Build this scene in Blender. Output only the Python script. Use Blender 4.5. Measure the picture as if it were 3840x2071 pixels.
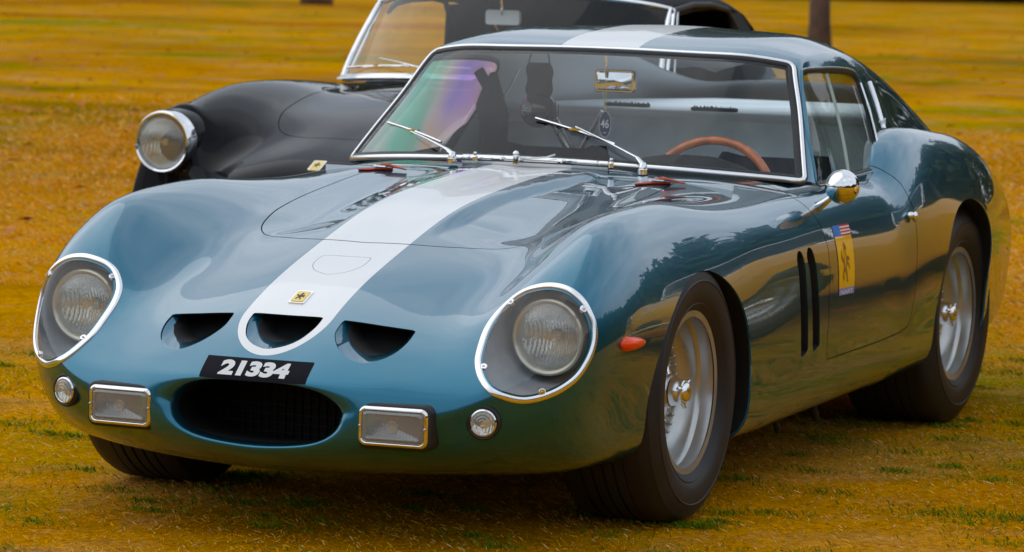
import bpy, bmesh, math, random
import numpy as np
from mathutils import Vector, Matrix
R=math.radians
random.seed(7); rng=np.random.default_rng(7)
for o in list(bpy.data.objects): bpy.data.objects.remove(o)
S=bpy.context.scene; COL=S.collection
CAMC=(8.83956,4.05907,1.40324)
CAMR=[[-0.3955002, -0.0674974, 0.9159824], [0.9181045, -0.0570297, 0.392214], [0.0257647, 0.9960882, 0.084525]]
LENS=134.6405
BODYP=np.array([[(0.7680,-0.0000,0.3768),(0.7710,0.0829,0.3784),(0.7747,0.1513,0.3602),(0.7792,0.1893,0.3395),(0.7839,0.2060,0.3191),(0.7874,0.2093,0.3056),(0.7884,0.2040,0.2814),(0.7874,0.1744,0.2573),(0.7857,0.1260,0.2451),(0.7838,0.0700,0.2423),(0.7818,0.0000,0.2407)],
[(0.8728,0.0000,0.3836),(0.8728,0.0876,0.3864),(0.8689,0.1578,0.3673),(0.8664,0.1981,0.3471),(0.8691,0.2162,0.3231),(0.8727,0.2140,0.3105),(0.8759,0.2087,0.2840),(0.8773,0.1704,0.2570),(0.8773,0.1278,0.2497),(0.8768,0.0652,0.2402),(0.8755,-0.0000,0.2383)],
[(0.9105,0.0000,0.3815),(0.9060,0.1006,0.3822),(0.8957,0.1886,0.3729),(0.8900,0.2226,0.3486),(0.8822,0.2502,0.3316),(0.8907,0.2445,0.3193),(0.8915,0.2394,0.2940),(0.8915,0.2121,0.2647),(0.8904,0.1553,0.2380),(0.8870,0.0731,0.2299),(0.8854,-0.0000,0.2236)],
[(0.8697,0.0000,0.4149),(0.8703,0.1288,0.4184),(0.8547,0.2510,0.4058),(0.8516,0.3482,0.3950),(0.8743,0.3330,0.3487),(0.8609,0.3474,0.3149),(0.8712,0.3146,0.2288),(0.8576,0.2039,0.2033),(0.8589,0.1251,0.1983),(0.8545,0.0607,0.1919),(0.8501,-0.0000,0.1843)],
[(0.7728,0.0000,0.4941),(0.7588,0.1262,0.4995),(0.7524,0.2910,0.4854),(0.7297,0.4041,0.4631),(0.7385,0.6505,0.4334),(0.8227,0.5832,0.3539),(0.7980,0.5755,0.3668),(0.8007,0.5285,0.2477),(0.7722,0.4368,0.1920),(0.7686,0.2591,0.1665),(0.7733,-0.0000,0.1524)],
[(0.6399,-0.0000,0.5549),(0.6440,0.1062,0.5641),(0.6176,0.3195,0.5331),(0.5975,0.4632,0.5332),(0.6173,0.5616,0.6405),(0.6135,0.7603,0.6078),(0.7093,0.7178,0.3841),(0.6815,0.7075,0.2855),(0.5990,0.6578,0.1881),(0.5840,0.4608,0.1546),(0.5911,0.0000,0.1501)],
[(0.4988,-0.0000,0.6104),(0.4951,0.1110,0.6193),(0.4808,0.3127,0.5889),(0.4607,0.4414,0.5684),(0.4423,0.6074,0.7413),(0.4447,0.7194,0.7202),(0.5406,0.7937,0.4954),(0.5198,0.7400,0.2817),(0.5095,0.7410,0.1767),(0.5008,0.4964,0.1527),(0.5056,-0.0000,0.1438)],
[(0.2997,-0.0000,0.6710),(0.3018,0.1086,0.6735),(0.3066,0.3131,0.6487),(0.3134,0.4371,0.6380),(0.3200,0.6044,0.7913),(0.3210,0.7234,0.7627),(0.2935,0.8042,0.5496),(0.2966,0.7743,0.3235),(0.3014,0.7880,0.1931),(0.3054,0.4743,0.1286),(0.3051,-0.0000,0.1523)],
[(0.0956,0.0000,0.7279),(0.0969,0.1081,0.7395),(0.0978,0.3130,0.6831),(0.0973,0.4243,0.6907),(0.0956,0.6009,0.7990),(0.0949,0.7079,0.7811),(0.1023,0.8171,0.5712),(0.1009,0.7820,0.3151),(0.0994,0.8021,0.1558),(0.0983,0.4773,0.1404),(0.0984,-0.0000,0.1457)],
[(-0.0848,0.0000,0.7626),(-0.0813,0.1110,0.7749),(-0.0783,0.3057,0.7204),(-0.0768,0.4565,0.7231),(-0.0770,0.5849,0.7942),(-0.0783,0.6963,0.8064),(-0.0815,0.8210,0.5542),(-0.0823,0.7858,0.3127),(-0.0834,0.8021,0.1462),(-0.0845,0.4776,0.1397),(-0.0857,0.0000,0.1464)],
[(-0.3505,0.0000,0.7860),(-0.3452,0.1116,0.8009),(-0.3406,0.3131,0.7647),(-0.3386,0.4468,0.7443),(-0.3398,0.6250,0.7961),(-0.3427,0.7592,0.7327),(-0.3454,0.8036,0.5470),(-0.3483,0.7839,0.3111),(-0.3508,0.7927,0.1459),(-0.3528,0.4804,0.1389),(-0.3546,0.0000,0.1474)],
[(-0.5983,-0.0000,0.8048),(-0.5914,0.1127,0.8202),(-0.5846,0.3203,0.7923),(-0.5807,0.4458,0.7818),(-0.5824,0.6466,0.7789),(-0.5873,0.7514,0.7384),(-0.5927,0.8052,0.5506),(-0.5970,0.7765,0.3109),(-0.6002,0.7885,0.1427),(-0.6026,0.4813,0.1399),(-0.6049,-0.0000,0.1476)],
[(-0.8338,-0.0000,0.8184),(-0.8268,0.1153,0.8270),(-0.8198,0.3159,0.8177),(-0.8149,0.4775,0.8191),(-0.8160,0.6587,0.7853),(-0.8220,0.7619,0.7355),(-0.8281,0.8033,0.5543),(-0.8330,0.7771,0.3092),(-0.8366,0.7778,0.1566),(-0.8394,0.4843,0.1373),(-0.8419,-0.0000,0.1498)],
[(-1.1386,-0.0000,0.8308),(-1.1327,0.1139,0.8214),(-1.1273,0.3191,0.8250),(-1.1238,0.4575,0.8047),(-1.1244,0.6926,0.7865),(-1.1286,0.7564,0.7383),(-1.1337,0.8065,0.5621),(-1.1381,0.7768,0.3129),(-1.1416,0.7825,0.1656),(-1.1445,0.4835,0.1370),(-1.1472,-0.0000,0.1511)],
[(-1.4814,0.0000,0.8276),(-1.4771,0.1125,0.8228),(-1.4733,0.3146,0.8199),(-1.4713,0.4532,0.7935),(-1.4718,0.6842,0.8029),(-1.4741,0.7550,0.7539),(-1.4771,0.8132,0.5620),(-1.4805,0.7785,0.3077),(-1.4837,0.7786,0.1835),(-1.4866,0.4848,0.1347),(-1.4892,-0.0000,0.1538)],
[(-1.6071,0.0000,0.8297),(-1.6039,0.1110,0.8232),(-1.6011,0.3081,0.8194),(-1.5994,0.4558,0.7915),(-1.5993,0.6448,0.7764),(-1.6003,0.7575,0.7634),(-1.6021,0.8072,0.5706),(-1.6048,0.7827,0.3413),(-1.6076,0.7874,0.1726),(-1.6103,0.4819,0.1407),(-1.6129,0.0000,0.1529)],
[(-1.7279,0.0000,0.8315),(-1.7252,0.1095,0.8221),(-1.7226,0.3033,0.8215),(-1.7202,0.4571,0.7789),(-1.7183,0.6228,0.9044),(-1.7185,0.7605,0.8364),(-1.7206,0.8222,0.6004),(-1.7233,0.7771,0.3210),(-1.7259,0.7921,0.1933),(-1.7285,0.4783,0.1376),(-1.7309,-0.0000,0.1567)],
[(-1.9083,0.0000,0.8318),(-1.9059,0.1083,0.8230),(-1.9032,0.3014,0.8191),(-1.9001,0.4523,0.7823),(-1.8974,0.6230,0.9555),(-1.8968,0.7543,0.9131),(-1.8986,0.8348,0.5912),(-1.9009,0.7732,0.3457),(-1.9034,0.7934,0.1967),(-1.9059,0.4732,0.1396),(-1.9085,-0.0000,0.1581)],
[(-2.2154,0.0000,0.8355),(-2.2132,0.1079,0.8223),(-2.2107,0.3000,0.8143),(-2.2077,0.4498,0.7891),(-2.2046,0.6129,0.8980),(-2.2031,0.7487,0.9143),(-2.2036,0.8351,0.5737),(-2.2050,0.7775,0.3725),(-2.2072,0.7897,0.2022),(-2.2100,0.4674,0.1404),(-2.2132,-0.0000,0.1587)],
[(-2.4345,0.0000,0.8248),(-2.4328,0.1076,0.8295),(-2.4308,0.2995,0.8207),(-2.4284,0.4473,0.7799),(-2.4256,0.6140,0.8854),(-2.4233,0.7352,0.8958),(-2.4208,0.8278,0.6085),(-2.4207,0.7619,0.3551),(-2.4231,0.7819,0.2167),(-2.4267,0.4604,0.1393),(-2.4306,-0.0000,0.1609)],
[(-2.7563,0.0000,0.8160),(-2.7550,0.1069,0.8157),(-2.7537,0.2986,0.8145),(-2.7524,0.4456,0.7637),(-2.7509,0.6126,0.8124),(-2.7473,0.6994,0.8412),(-2.7397,0.7823,0.5628),(-2.7393,0.7282,0.3993),(-2.7426,0.7569,0.2232),(-2.7469,0.4641,0.1333),(-2.7512,-0.0000,0.1576)],
[(-3.0537,0.0000,0.8042),(-3.0527,0.1068,0.8040),(-3.0517,0.2915,0.8168),(-3.0504,0.4583,0.7298),(-3.0479,0.5546,0.7630),(-3.0423,0.6367,0.7570),(-3.0358,0.7164,0.5752),(-3.0361,0.6812,0.3874),(-3.0393,0.7004,0.2563),(-3.0434,0.4621,0.1415),(-3.0475,-0.0000,0.1729)],
[(-3.3456,0.0000,0.8036),(-3.3445,0.1039,0.8097),(-3.3433,0.2895,0.8139),(-3.3414,0.4399,0.7689),(-3.3383,0.5232,0.7279),(-3.3339,0.5803,0.7240),(-3.3304,0.6511,0.5505),(-3.3301,0.6242,0.3684),(-3.3321,0.6125,0.3272),(-3.3350,0.5364,0.0557),(-3.3382,-0.0000,0.1385)],
[(-3.3840,0.0000,0.7564),(-3.3825,0.0995,0.7658),(-3.3807,0.2894,0.7705),(-3.3783,0.4091,0.7287),(-3.3755,0.4683,0.6885),(-3.3731,0.5375,0.6720),(-3.3718,0.5819,0.5404),(-3.3714,0.5633,0.4100),(-3.3720,0.5521,0.3182),(-3.3734,0.3648,0.3028),(-3.3751,-0.0000,0.2996)]])
GREENP=np.array([[(-0.7459,0.0000,0.8391),(-0.7672,0.1748,0.8366),(-0.8244,0.3869,0.8293),(-0.9081,0.5667,0.8159),(-1.0635,0.7118,0.7989),(-1.1042,0.7011,0.7872),(-1.1301,0.7118,0.7693),(-1.1637,0.7114,0.7918),(-1.1804,0.7150,0.7000)],
[(-0.8700,0.0000,0.9465),(-0.8845,0.1705,0.9426),(-0.9306,0.3640,0.9324),(-0.9824,0.5278,0.9307),(-1.1534,0.6676,0.8930),(-1.1843,0.6685,0.8939),(-1.2067,0.6979,0.8366),(-1.2287,0.7052,0.7864),(-1.2404,0.7131,0.7031)],
[(-1.0423,-0.0000,1.0499),(-1.0493,0.1681,1.0463),(-1.0809,0.3421,1.0366),(-1.1115,0.4872,1.0362),(-1.2557,0.6188,0.9947),(-1.2833,0.6233,1.0021),(-1.3028,0.6735,0.9028),(-1.3122,0.7010,0.7788),(-1.3187,0.7106,0.7035)],
[(-1.2075,-0.0000,1.1487),(-1.2131,0.1574,1.1482),(-1.2218,0.3093,1.1432),(-1.2455,0.4281,1.1459),(-1.2995,0.5729,1.1266),(-1.3567,0.5420,1.1268),(-1.3480,0.6189,0.9840),(-1.3474,0.7009,0.7600),(-1.3460,0.7108,0.6993)],
[(-1.3997,-0.0000,1.1763),(-1.3892,0.1816,1.1709),(-1.4028,0.3343,1.1757),(-1.4244,0.4589,1.1665),(-1.4724,0.5436,1.1335),(-1.4817,0.5725,1.1221),(-1.5315,0.6471,0.9587),(-1.5205,0.6983,0.7757),(-1.5241,0.7027,0.6993)],
[(-1.7153,0.0000,1.2020),(-1.7154,0.1709,1.1943),(-1.7095,0.3374,1.1916),(-1.7031,0.4290,1.1920),(-1.6921,0.5420,1.1489),(-1.6919,0.5621,1.1312),(-1.6804,0.6238,0.9600),(-1.6845,0.7062,0.7868),(-1.6844,0.7051,0.6987)],
[(-1.9338,-0.0000,1.1974),(-1.9318,0.1821,1.1906),(-1.9319,0.3179,1.1783),(-1.9334,0.4361,1.1642),(-1.9372,0.5147,1.1190),(-1.9387,0.5446,1.1100),(-1.9432,0.6081,0.9602),(-1.9433,0.6580,0.8226),(-1.9442,0.6731,0.6987)],
[(-2.2443,0.0000,1.1637),(-2.2436,0.1653,1.1569),(-2.2428,0.2955,1.1471),(-2.2421,0.3919,1.1179),(-2.2412,0.4699,1.0837),(-2.2416,0.5096,1.0534),(-2.2414,0.5515,0.9299),(-2.2423,0.6053,0.8508),(-2.2428,0.6177,0.7003)],
[(-2.5851,0.0000,1.0942),(-2.5845,0.1557,1.0891),(-2.5840,0.2743,1.0744),(-2.5837,0.3591,1.0379),(-2.5838,0.4382,1.0150),(-2.5840,0.4660,0.9845),(-2.5844,0.5039,0.8899),(-2.5849,0.5543,0.8209),(-2.5857,0.5694,0.6959)],
[(-3.0141,0.0000,0.9936),(-3.0134,0.1445,0.9820),(-3.0126,0.2514,0.9761),(-3.0118,0.3274,0.9487),(-3.0109,0.3828,0.9078),(-3.0104,0.4153,0.8959),(-3.0107,0.4666,0.8215),(-3.0116,0.4926,0.7777),(-3.0128,0.5152,0.7127)],
[(-3.3611,0.0000,0.8823),(-3.3602,0.1334,0.8773),(-3.3591,0.2302,0.8688),(-3.3575,0.2894,0.8401),(-3.3556,0.3491,0.8204),(-3.3545,0.3834,0.7860),(-3.3554,0.4142,0.7545),(-3.3571,0.4541,0.6896),(-3.3589,0.4776,0.6489)]])

# ------------------------------------------------------------ camera, sky, sun
cam=bpy.data.cameras.new('camera'); co=bpy.data.objects.new('camera',cam); COL.objects.link(co)
m=Matrix(CAMR).to_4x4(); m.translation=Vector(CAMC); co.matrix_world=m
cam.lens=LENS; cam.sensor_width=36; cam.sensor_fit='HORIZONTAL'; cam.clip_start=.1; cam.clip_end=2000
cam.dof.use_dof=True; cam.dof.focus_distance=9.2; cam.dof.aperture_fstop=9.0
S.camera=co
SUN_EL,SUN_AZ=R(48),R(278)     # azimuth of the direction the sun stands in, from +x towards +y
wd=bpy.data.worlds.new('World'); S.world=wd; wd.use_nodes=True
nt=wd.node_tree; nt.nodes.clear()
def N(t,typ,**k):
    n=t.nodes.new(typ)
    for a,b in k.items():
        if a=='inp':
            for i,v in b.items(): n.inputs[i].default_value=v
        else: setattr(n,a,b)
    return n
sky=N(nt,'ShaderNodeTexSky',sky_type='NISHITA',sun_disc=False,sun_elevation=SUN_EL,sun_rotation=R(90)-SUN_AZ,air_density=1.0,dust_density=1.0)
tc=N(nt,'ShaderNodeTexCoord'); mp=N(nt,'ShaderNodeMapping',inp={'Scale':(1.0,1.0,2.6)})
nz=N(nt,'ShaderNodeTexNoise',inp={'Scale':2.1,'Detail':7.0,'Roughness':.55,'Distortion':.3})
rp=N(nt,'ShaderNodeValToRGB'); rp.color_ramp.elements[0].position=.34; rp.color_ramp.elements[1].position=.60
rp.color_ramp.elements[0].color=(.78,.78,.78,1); rp.color_ramp.elements[1].color=(1,1,1,1)
nz2=N(nt,'ShaderNodeTexNoise',inp={'Scale':3.4,'Detail':6.0,'Roughness':.6})
rp2=N(nt,'ShaderNodeValToRGB'); rp2.color_ramp.elements[0].position=.3; rp2.color_ramp.elements[1].position=.7
rp2.color_ramp.elements[0].color=(4.0,4.8,5.7,1); rp2.color_ramp.elements[1].color=(7.4,7.7,8.2,1)
mx=N(nt,'ShaderNodeMix',data_type='RGBA'); bg=N(nt,'ShaderNodeBackground',inp={'Strength':.1}); wo=N(nt,'ShaderNodeOutputWorld')
L=nt.links.new
L(tc.outputs['Generated'],mp.inputs[0]); L(mp.outputs[0],nz.inputs['Vector']); L(mp.outputs[0],nz2.inputs['Vector'])
L(nz.outputs['Fac'],rp.inputs[0]); L(nz2.outputs['Fac'],rp2.inputs[0]); L(rp.outputs[0],mx.inputs['Factor'])
L(sky.outputs[0],mx.inputs['A']); L(rp2.outputs[0],mx.inputs['B']); L(mx.outputs['Result'],bg.inputs[0]); L(bg.outputs[0],wo.inputs[0])
sl=bpy.data.lights.new('sun','SUN'); sl.energy=.55; sl.angle=R(88); sl.color=(1,.95,.86)
so=bpy.data.objects.new('sun',sl); COL.objects.link(so)
so.rotation_euler=Vector((math.cos(SUN_EL)*math.cos(SUN_AZ),math.cos(SUN_EL)*math.sin(SUN_AZ),math.sin(SUN_EL))).to_track_quat('Z','Y').to_euler()
S.view_settings.view_transform='Standard'; S.view_settings.look='None'; S.view_settings.exposure=.42; S.view_settings.gamma=1
S.view_settings.use_curve_mapping=False
S.render.engine='CYCLES'; S.cycles.max_bounces=10; S.cycles.transparent_max_bounces=12; S.cycles.transmission_bounces=8
S.cycles.sample_clamp_indirect=6.0

# ------------------------------------------------------------ helpers
def tag(o,label=None,cat=None,group=None,kind=None):
    if label: o['label']=label
    if cat: o['category']=cat
    if group: o['group']=group
    if kind: o['kind']=kind
    return o
def mat(name,col,rough=.5,metal=0.,coat=0.,**k):
    m=bpy.data.materials.new(name); m.use_nodes=True; b=m.node_tree.nodes['Principled BSDF']
    b.inputs['Base Color'].default_value=(*col,1); b.inputs['Roughness'].default_value=rough; b.inputs['Metallic'].default_value=metal
    b.inputs['Coat Weight'].default_value=coat; b.inputs['Coat Roughness'].default_value=.03
    for a,v in k.items(): b.inputs[a.replace('_',' ')].default_value=v
    return m
def vary(m,scale=8.,amt=.25,bump=0.,bscale=60.,rvar=0.):
    """mottle the colour, roughness and relief of a plain material with noise"""
    t=m.node_tree; b=t.nodes['Principled BSDF']; c=b.inputs['Base Color'].default_value[:3]
    tcn=N(t,'ShaderNodeTexCoord'); n=N(t,'ShaderNodeTexNoise',inp={'Scale':scale,'Detail':6.}); t.links.new(tcn.outputs['Object'],n.inputs['Vector'])
    r=N(t,'ShaderNodeValToRGB'); r.color_ramp.elements[0].position=.3; r.color_ramp.elements[1].position=.7
    r.color_ramp.elements[0].color=(*[x*(1-amt) for x in c],1); r.color_ramp.elements[1].color=(*[min(1,x*(1+amt)) for x in c],1)
    t.links.new(n.outputs['Fac'],r.inputs[0]); t.links.new(r.outputs[0],b.inputs['Base Color'])
    if rvar:
        q=N(t,'ShaderNodeMapRange',inp={'To Min':b.inputs['Roughness'].default_value-rvar,'To Max':b.inputs['Roughness'].default_value+rvar})
        t.links.new(n.outputs['Fac'],q.inputs['Value']); t.links.new(q.outputs[0],b.inputs['Roughness'])
    if bump:
        n2=N(t,'ShaderNodeTexNoise',inp={'Scale':bscale,'Detail':4.}); t.links.new(tcn.outputs['Object'],n2.inputs['Vector'])
        bp=N(t,'ShaderNodeBump',inp={'Strength':bump,'Distance':.002}); t.links.new(n2.outputs['Fac'],bp.inputs['Height']); t.links.new(bp.outputs[0],b.inputs['Normal'])
    return m
def link(name,me,m=None,parent=None,smooth=True):
    o=bpy.data.objects.new(name,me); COL.objects.link(o)
    if m is not None:
        for q in (m if isinstance(m,(list,tuple)) else [m]): me.materials.append(q)
    if parent is not None: o.parent=parent
    if smooth: me.shade_smooth()
    return o
def mesh(name,V,F,m=None,parent=None,smooth=True,sharp=None):
    me=bpy.data.meshes.new(name); me.from_pydata([tuple(map(float,v)) for v in V],[],[tuple(map(int,f)) for f in F]); me.update()
    o=link(name,me,m,parent,smooth)
    if sharp is not None: me.set_sharp_from_angle(angle=R(sharp))
    return o
def empty(name,loc=(0,0,0),rz=0):
    o=bpy.data.objects.new(name,None); COL.objects.link(o); o.location=loc; o.rotation_euler=(0,0,rz); o.empty_display_size=.2
    return o
class MB:
    def __init__(s): s.V=[];s.F=[]
    def add(s,V,F):
        n=len(s.V); s.V+= [tuple(v) for v in V]; s.F+=[tuple(i+n for i in f) for f in F]
    def box(s,c,d,rot=None,bev=0):
        x,y,z=[a/2 for a in d]
        V=[Vector((i*x,j*y,k*z)) for i in (-1,1) for j in (-1,1) for k in (-1,1)]
        if rot is not None: V=[rot@v for v in V]
        s.add([v+Vector(c) for v in V],[(0,1,3,2),(4,6,7,5),(0,4,5,1),(2,3,7,6),(0,2,6,4),(1,5,7,3)])
    def lathe(s,prof,c=(0,0,0),axis='y',n=48,close=False,arc=None):
        """prof: (r, t) points, t along the axis"""
        V=[];F=[];m=len(prof); nn=n if arc is None else n+1
        for k in range(nn):
            a=2*math.pi*k/n if arc is None else arc[0]+(arc[1]-arc[0])*k/n
            ca,sa=math.cos(a),math.sin(a)
            for r,t in prof:
                p={'y':(r*ca,t,r*sa),'x':(t,r*ca,r*sa),'z':(r*ca,r*sa,t)}[axis]
                V.append((p[0]+c[0],p[1]+c[1],p[2]+c[2]))
        for k in range(n if arc is not None else n):
            k2=(k+1)%nn
            if arc is not None and k==n: break
            for i in range(m-1 if not close else m):
                j=(i+1)%m
                F.append((k*m+i,k2*m+i,k2*m+j,k*m+j))
        s.add(V,F)
    def tube(s,pts,r,n=8,closed=False,cap=True,flat=None):
        pts=[Vector(p) for p in pts]; K=len(pts); V=[];F=[]
        rs=r if hasattr(r,'__len__') else [r]*K
        up=None
        for k in range(K):
            a=pts[(k-1)%K] if (closed or k>0) else pts[k]; b=pts[(k+1)%K] if (closed or k<K-1) else pts[k]
            d=(b-a).normalized()
            if up is None:
                up=Vector((0,0,1)) if abs(d.z)<.9 else Vector((1,0,0))
            e1=d.cross(up).normalized(); e2=e1.cross(d).normalized(); up=e2
            for q in range(n):
                t=2*math.pi*q/n; V.append(pts[k]+e1*(rs[k]*math.cos(t))+e2*(rs[k]*math.sin(t)*(flat or 1)))
        for k in range(K if closed else K-1):
            k2=(k+1)%K
            for q in range(n): F.append((k*n+q,k*n+(q+1)%n,k2*n+(q+1)%n,k2*n+q))
        if cap and not closed: F.append(tuple(range(n-1,-1,-1))); F.append(tuple((K-1)*n+q for q in range(n)))
        s.add(V,F)
    def ball(s,c,r,n=16,m=10):
        r=r if hasattr(r,'__len__') else (r,r,r); V=[];F=[]
        for i in range(m+1):
            th=math.pi*i/m
            for k in range(n):
                a=2*math.pi*k/n; V.append((c[0]+r[0]*math.sin(th)*math.cos(a),c[1]+r[1]*math.sin(th)*math.sin(a),c[2]+r[2]*math.cos(th)))
        for i in range(m):
            for k in range(n): F.append((i*n+k,(i+1)*n+k,(i+1)*n+(k+1)%n,i*n+(k+1)%n))
        s.add(V,F)
    def build(s,name,m,parent=None,smooth=True,sharp=35):
        me=bpy.data.meshes.new(name); me.from_pydata([tuple(map(float,v)) for v in s.V],[],s.F); me.update()
        bm=bmesh.new(); bm.from_mesh(me); bmesh.ops.remove_doubles(bm,verts=bm.verts,dist=1e-5); bmesh.ops.recalc_face_normals(bm,faces=bm.faces); bm.to_mesh(me); bm.free()
        o=link(name,me,m,parent,smooth)
        if sharp: me.set_sharp_from_angle(angle=R(sharp))
        return o
def parts(name,lst): return lst

# ---- spline surfaces (uniform cubic B-spline nets, half a car, mirrored over y=0)
class Surf:
    def __init__(s,P,end='mir',bump=None):
        s.bump=bump
        P=np.asarray(P,float); s.nu,s.nv=P.shape[:2]
        g0=P[:,1]*[1,-1,1]; g1=P[:,-2]*[1,-1,1] if end=='mir' else 2*P[:,-1]-P[:,-2]
        Q=np.concatenate([g0[:,None],P,g1[:,None]],1)
        s.Q=np.concatenate([(2*Q[0]-Q[1])[None],Q,(2*Q[-1]-Q[-2])[None]],0)
    def W(s,t,n):
        i=np.clip(np.floor(t).astype(int),0,n-2); f=t-i
        w=np.stack([(1-f)**3/6,(3*f**3-6*f**2+4)/6,(-3*f**3+3*f**2+3*f+1)/6,f**3/6],-1)
        d=np.stack([-(1-f)**2/2,(9*f**2-12*f)/6,(-9*f**2+6*f+3)/6,f**2/2],-1)
        return i,w,d
    def ev(s,u,v,nrm=False):
        u=np.atleast_1d(np.asarray(u,float)); v=np.atleast_1d(np.asarray(v,float))
        i,wu,du=s.W(u,s.nu); j,wv,dv=s.W(v,s.nv)
        a=np.arange(4); q=s.Q[i[:,None,None]+a[None,:,None], j[:,None,None]+a[None,None,:]]
        p=np.einsum('na,nb,nabc->nc',wu,wv,q)
        if not nrm:
            if s.bump: p[:,2]+=s.bump(p)
            return p
        pu=np.einsum('na,nb,nabc->nc',du,wv,q); pv=np.einsum('na,nb,nabc->nc',wu,dv,q)
        if s.bump:
            e=1e-4; b0=s.bump(p); pu[:,2]+=(s.bump(p+pu*e)-b0)/e; pv[:,2]+=(s.bump(p+pv*e)-b0)/e; p[:,2]+=b0
        n=np.cross(pv,pu); n/=np.linalg.norm(n,axis=1)[:,None]+1e-12
        return p,n,pu,pv
    def grid(s,u0,u1,nu,v0,v1,nv):
        us=np.linspace(u0,u1,nu); vs=np.linspace(v0,v1,nv); U,Vv=np.meshgrid(us,vs,indexing='ij')
        uv=np.stack([U.ravel(),Vv.ravel()],1)
        F=[(i*nv+j,i*nv+j+1,(i+1)*nv+j+1,(i+1)*nv+j) for i in range(nu-1) for j in range(nv-1)]
        return PM(s,uv,F)
    def find(s,ax,T,cond=None):
        """points (u,v) whose position in the two axes ax equals T; cond picks the sheet"""
        if not hasattr(s,'_g'):
            us=np.linspace(0,s.nu-1,(s.nu-1)*8+1); vs=np.linspace(0,s.nv-1,(s.nv-1)*8+1)
            U,Vv=np.meshgrid(us,vs,indexing='ij'); s._g=(U.ravel(),Vv.ravel(),s.ev(U.ravel(),Vv.ravel()))
        U,Vv,G=s._g; T=np.atleast_2d(T).astype(float); ok=np.ones(len(U),bool) if cond is None else cond(G,U,Vv)
        U,Vv,G=U[ok],Vv[ok],G[ok]
        k=((G[None,:,ax[0]]-T[:,None,0])**2+(G[None,:,ax[1]]-T[:,None,1])**2).argmin(1)
        u,v=U[k].copy(),Vv[k].copy()
        for _ in range(8):
            p,n,pu,pv=s.ev(u,v,True)
            e=p[:,list(ax)]-T; a,b,c,d=pu[:,ax[0]],pv[:,ax[0]],pu[:,ax[1]],pv[:,ax[1]]
            D=a*d-b*c; D=np.where(np.abs(D)<1e-7,1e-7,D)
            du=np.clip((d*e[:,0]-b*e[:,1])/D,-.4,.4); dv=np.clip((-c*e[:,0]+a*e[:,1])/D,-.4,.4)
            u=np.clip(u-du,0,s.nu-1); v=np.clip(v-dv,-.2 if s.nv else 0,s.nv-1)
        return u,v
class PM:
    """mesh carrying surface parameters"""
    def __init__(s,surf,uv,F): s.s=surf; s.uv=uv; s.F=F; s.P=surf.ev(uv[:,0],uv[:,1])
    def clip(s,val):
        """keep val>=0"""
        uv=list(map(tuple,s.uv)); F=[]; cache={}; pos=val>=0
        pl=pos.tolist(); vl=val.tolist()
        for f in s.F:
            c=sum(pl[i] for i in f)
            if c==len(f): F.append(f); continue
            if c==0: continue
            o=[]
            for k in range(len(f)):
                i,j=f[k],f[(k+1)%len(f)]
                if pl[i]: o.append(i)
                if pl[i]!=pl[j]:
                    key=(min(i,j),max(i,j))
                    if key not in cache:
                        a,b=key; t=vl[a]/(vl[a]-vl[b]); t=min(max(t,.001),.999)
                        cache[key]=len(uv); uv.append((uv[a][0]+(uv[b][0]-uv[a][0])*t,uv[a][1]+(uv[b][1]-uv[a][1])*t))
                    o.append(cache[key])
            if len(o)>2: F.append(tuple(o))
        used=sorted({i for f in F for i in f}); mp={a:b for b,a in enumerate(used)}
        return PM(s.s,np.array([uv[i] for i in used]).reshape(-1,2),[tuple(mp[i] for i in f) for f in F])
    def build(s,name,m,parent,mirror='join',off=0.,side=1,matidx=None,thick=0.):
        p,n,_,_=s.s.ev(s.uv[:,0],s.uv[:,1],True); p=p+n*off
        F=list(s.F); P=p; Nn=n
        if mirror=='join':
            k=len(P); P=np.concatenate([P,P*[1,-1,1]]); Nn=np.concatenate([Nn,Nn*[1,-1,1]]); F=F+[tuple(i+k for i in f[::-1]) for f in F]
        elif side<0:
            P=P*[1,-1,1]; Nn=Nn*[1,-1,1]; F=[f[::-1] for f in F]
        me=bpy.data.meshes.new(name); me.from_pydata(P.tolist(),[],F); me.update()
        o=link(name,me,m,parent); me.normals_split_custom_set_from_vertices(Nn.tolist())
        return o
def sdf(poly,X,Y):
    """signed distance, positive outside"""
    p=np.asarray(poly,float); q=np.roll(p,-1,0); d=np.full(X.shape,1e9); ins=np.zeros(X.shape,bool)
    for a,b in zip(p,q):
        ex,ey=b-a; l=ex*ex+ey*ey+1e-18; t=np.clip(((X-a[0])*ex+(Y-a[1])*ey)/l,0,1)
        d=np.minimum(d,(X-a[0]-t*ex)**2+(Y-a[1]-t*ey)**2)
        c=((a[1]>Y)!=(b[1]>Y))&(X<(b[0]-a[0])*(Y-a[1])/(b[1]-a[1]+1e-18)+a[0]); ins^=c
    d=np.sqrt(d); return np.where(ins,-d,d)
def smooth_poly(p,n=8,closed=True):
    p=[np.array(a,float) for a in p]; K=len(p); o=[]
    for k in range(K if closed else K-1):
        g=lambda i: p[i%K] if closed else p[min(max(i,0),K-1)]
        a,b,c,d=g(k-1),g(k),g(k+1),g(k+2)
        for i in range(n):
            t=i/n; o.append(.5*((2*b)+(-a+c)*t+(2*a-5*b+4*c-d)*t*t+(-a+3*b-3*c+d)*t**3))
    if not closed: o.append(p[-1])
    return np.array(o)
def dense(p,step=.01,closed=True):
    p=np.array(p,float); o=[]
    for a,b in zip(p,np.roll(p,-1,0) if closed else p[1:]):
        k=max(1,int(np.linalg.norm(b-a)/step)); o+=[a+(b-a)*i/k for i in range(k)]
    if not closed: o.append(p[-1])
    return np.array(o)
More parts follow.
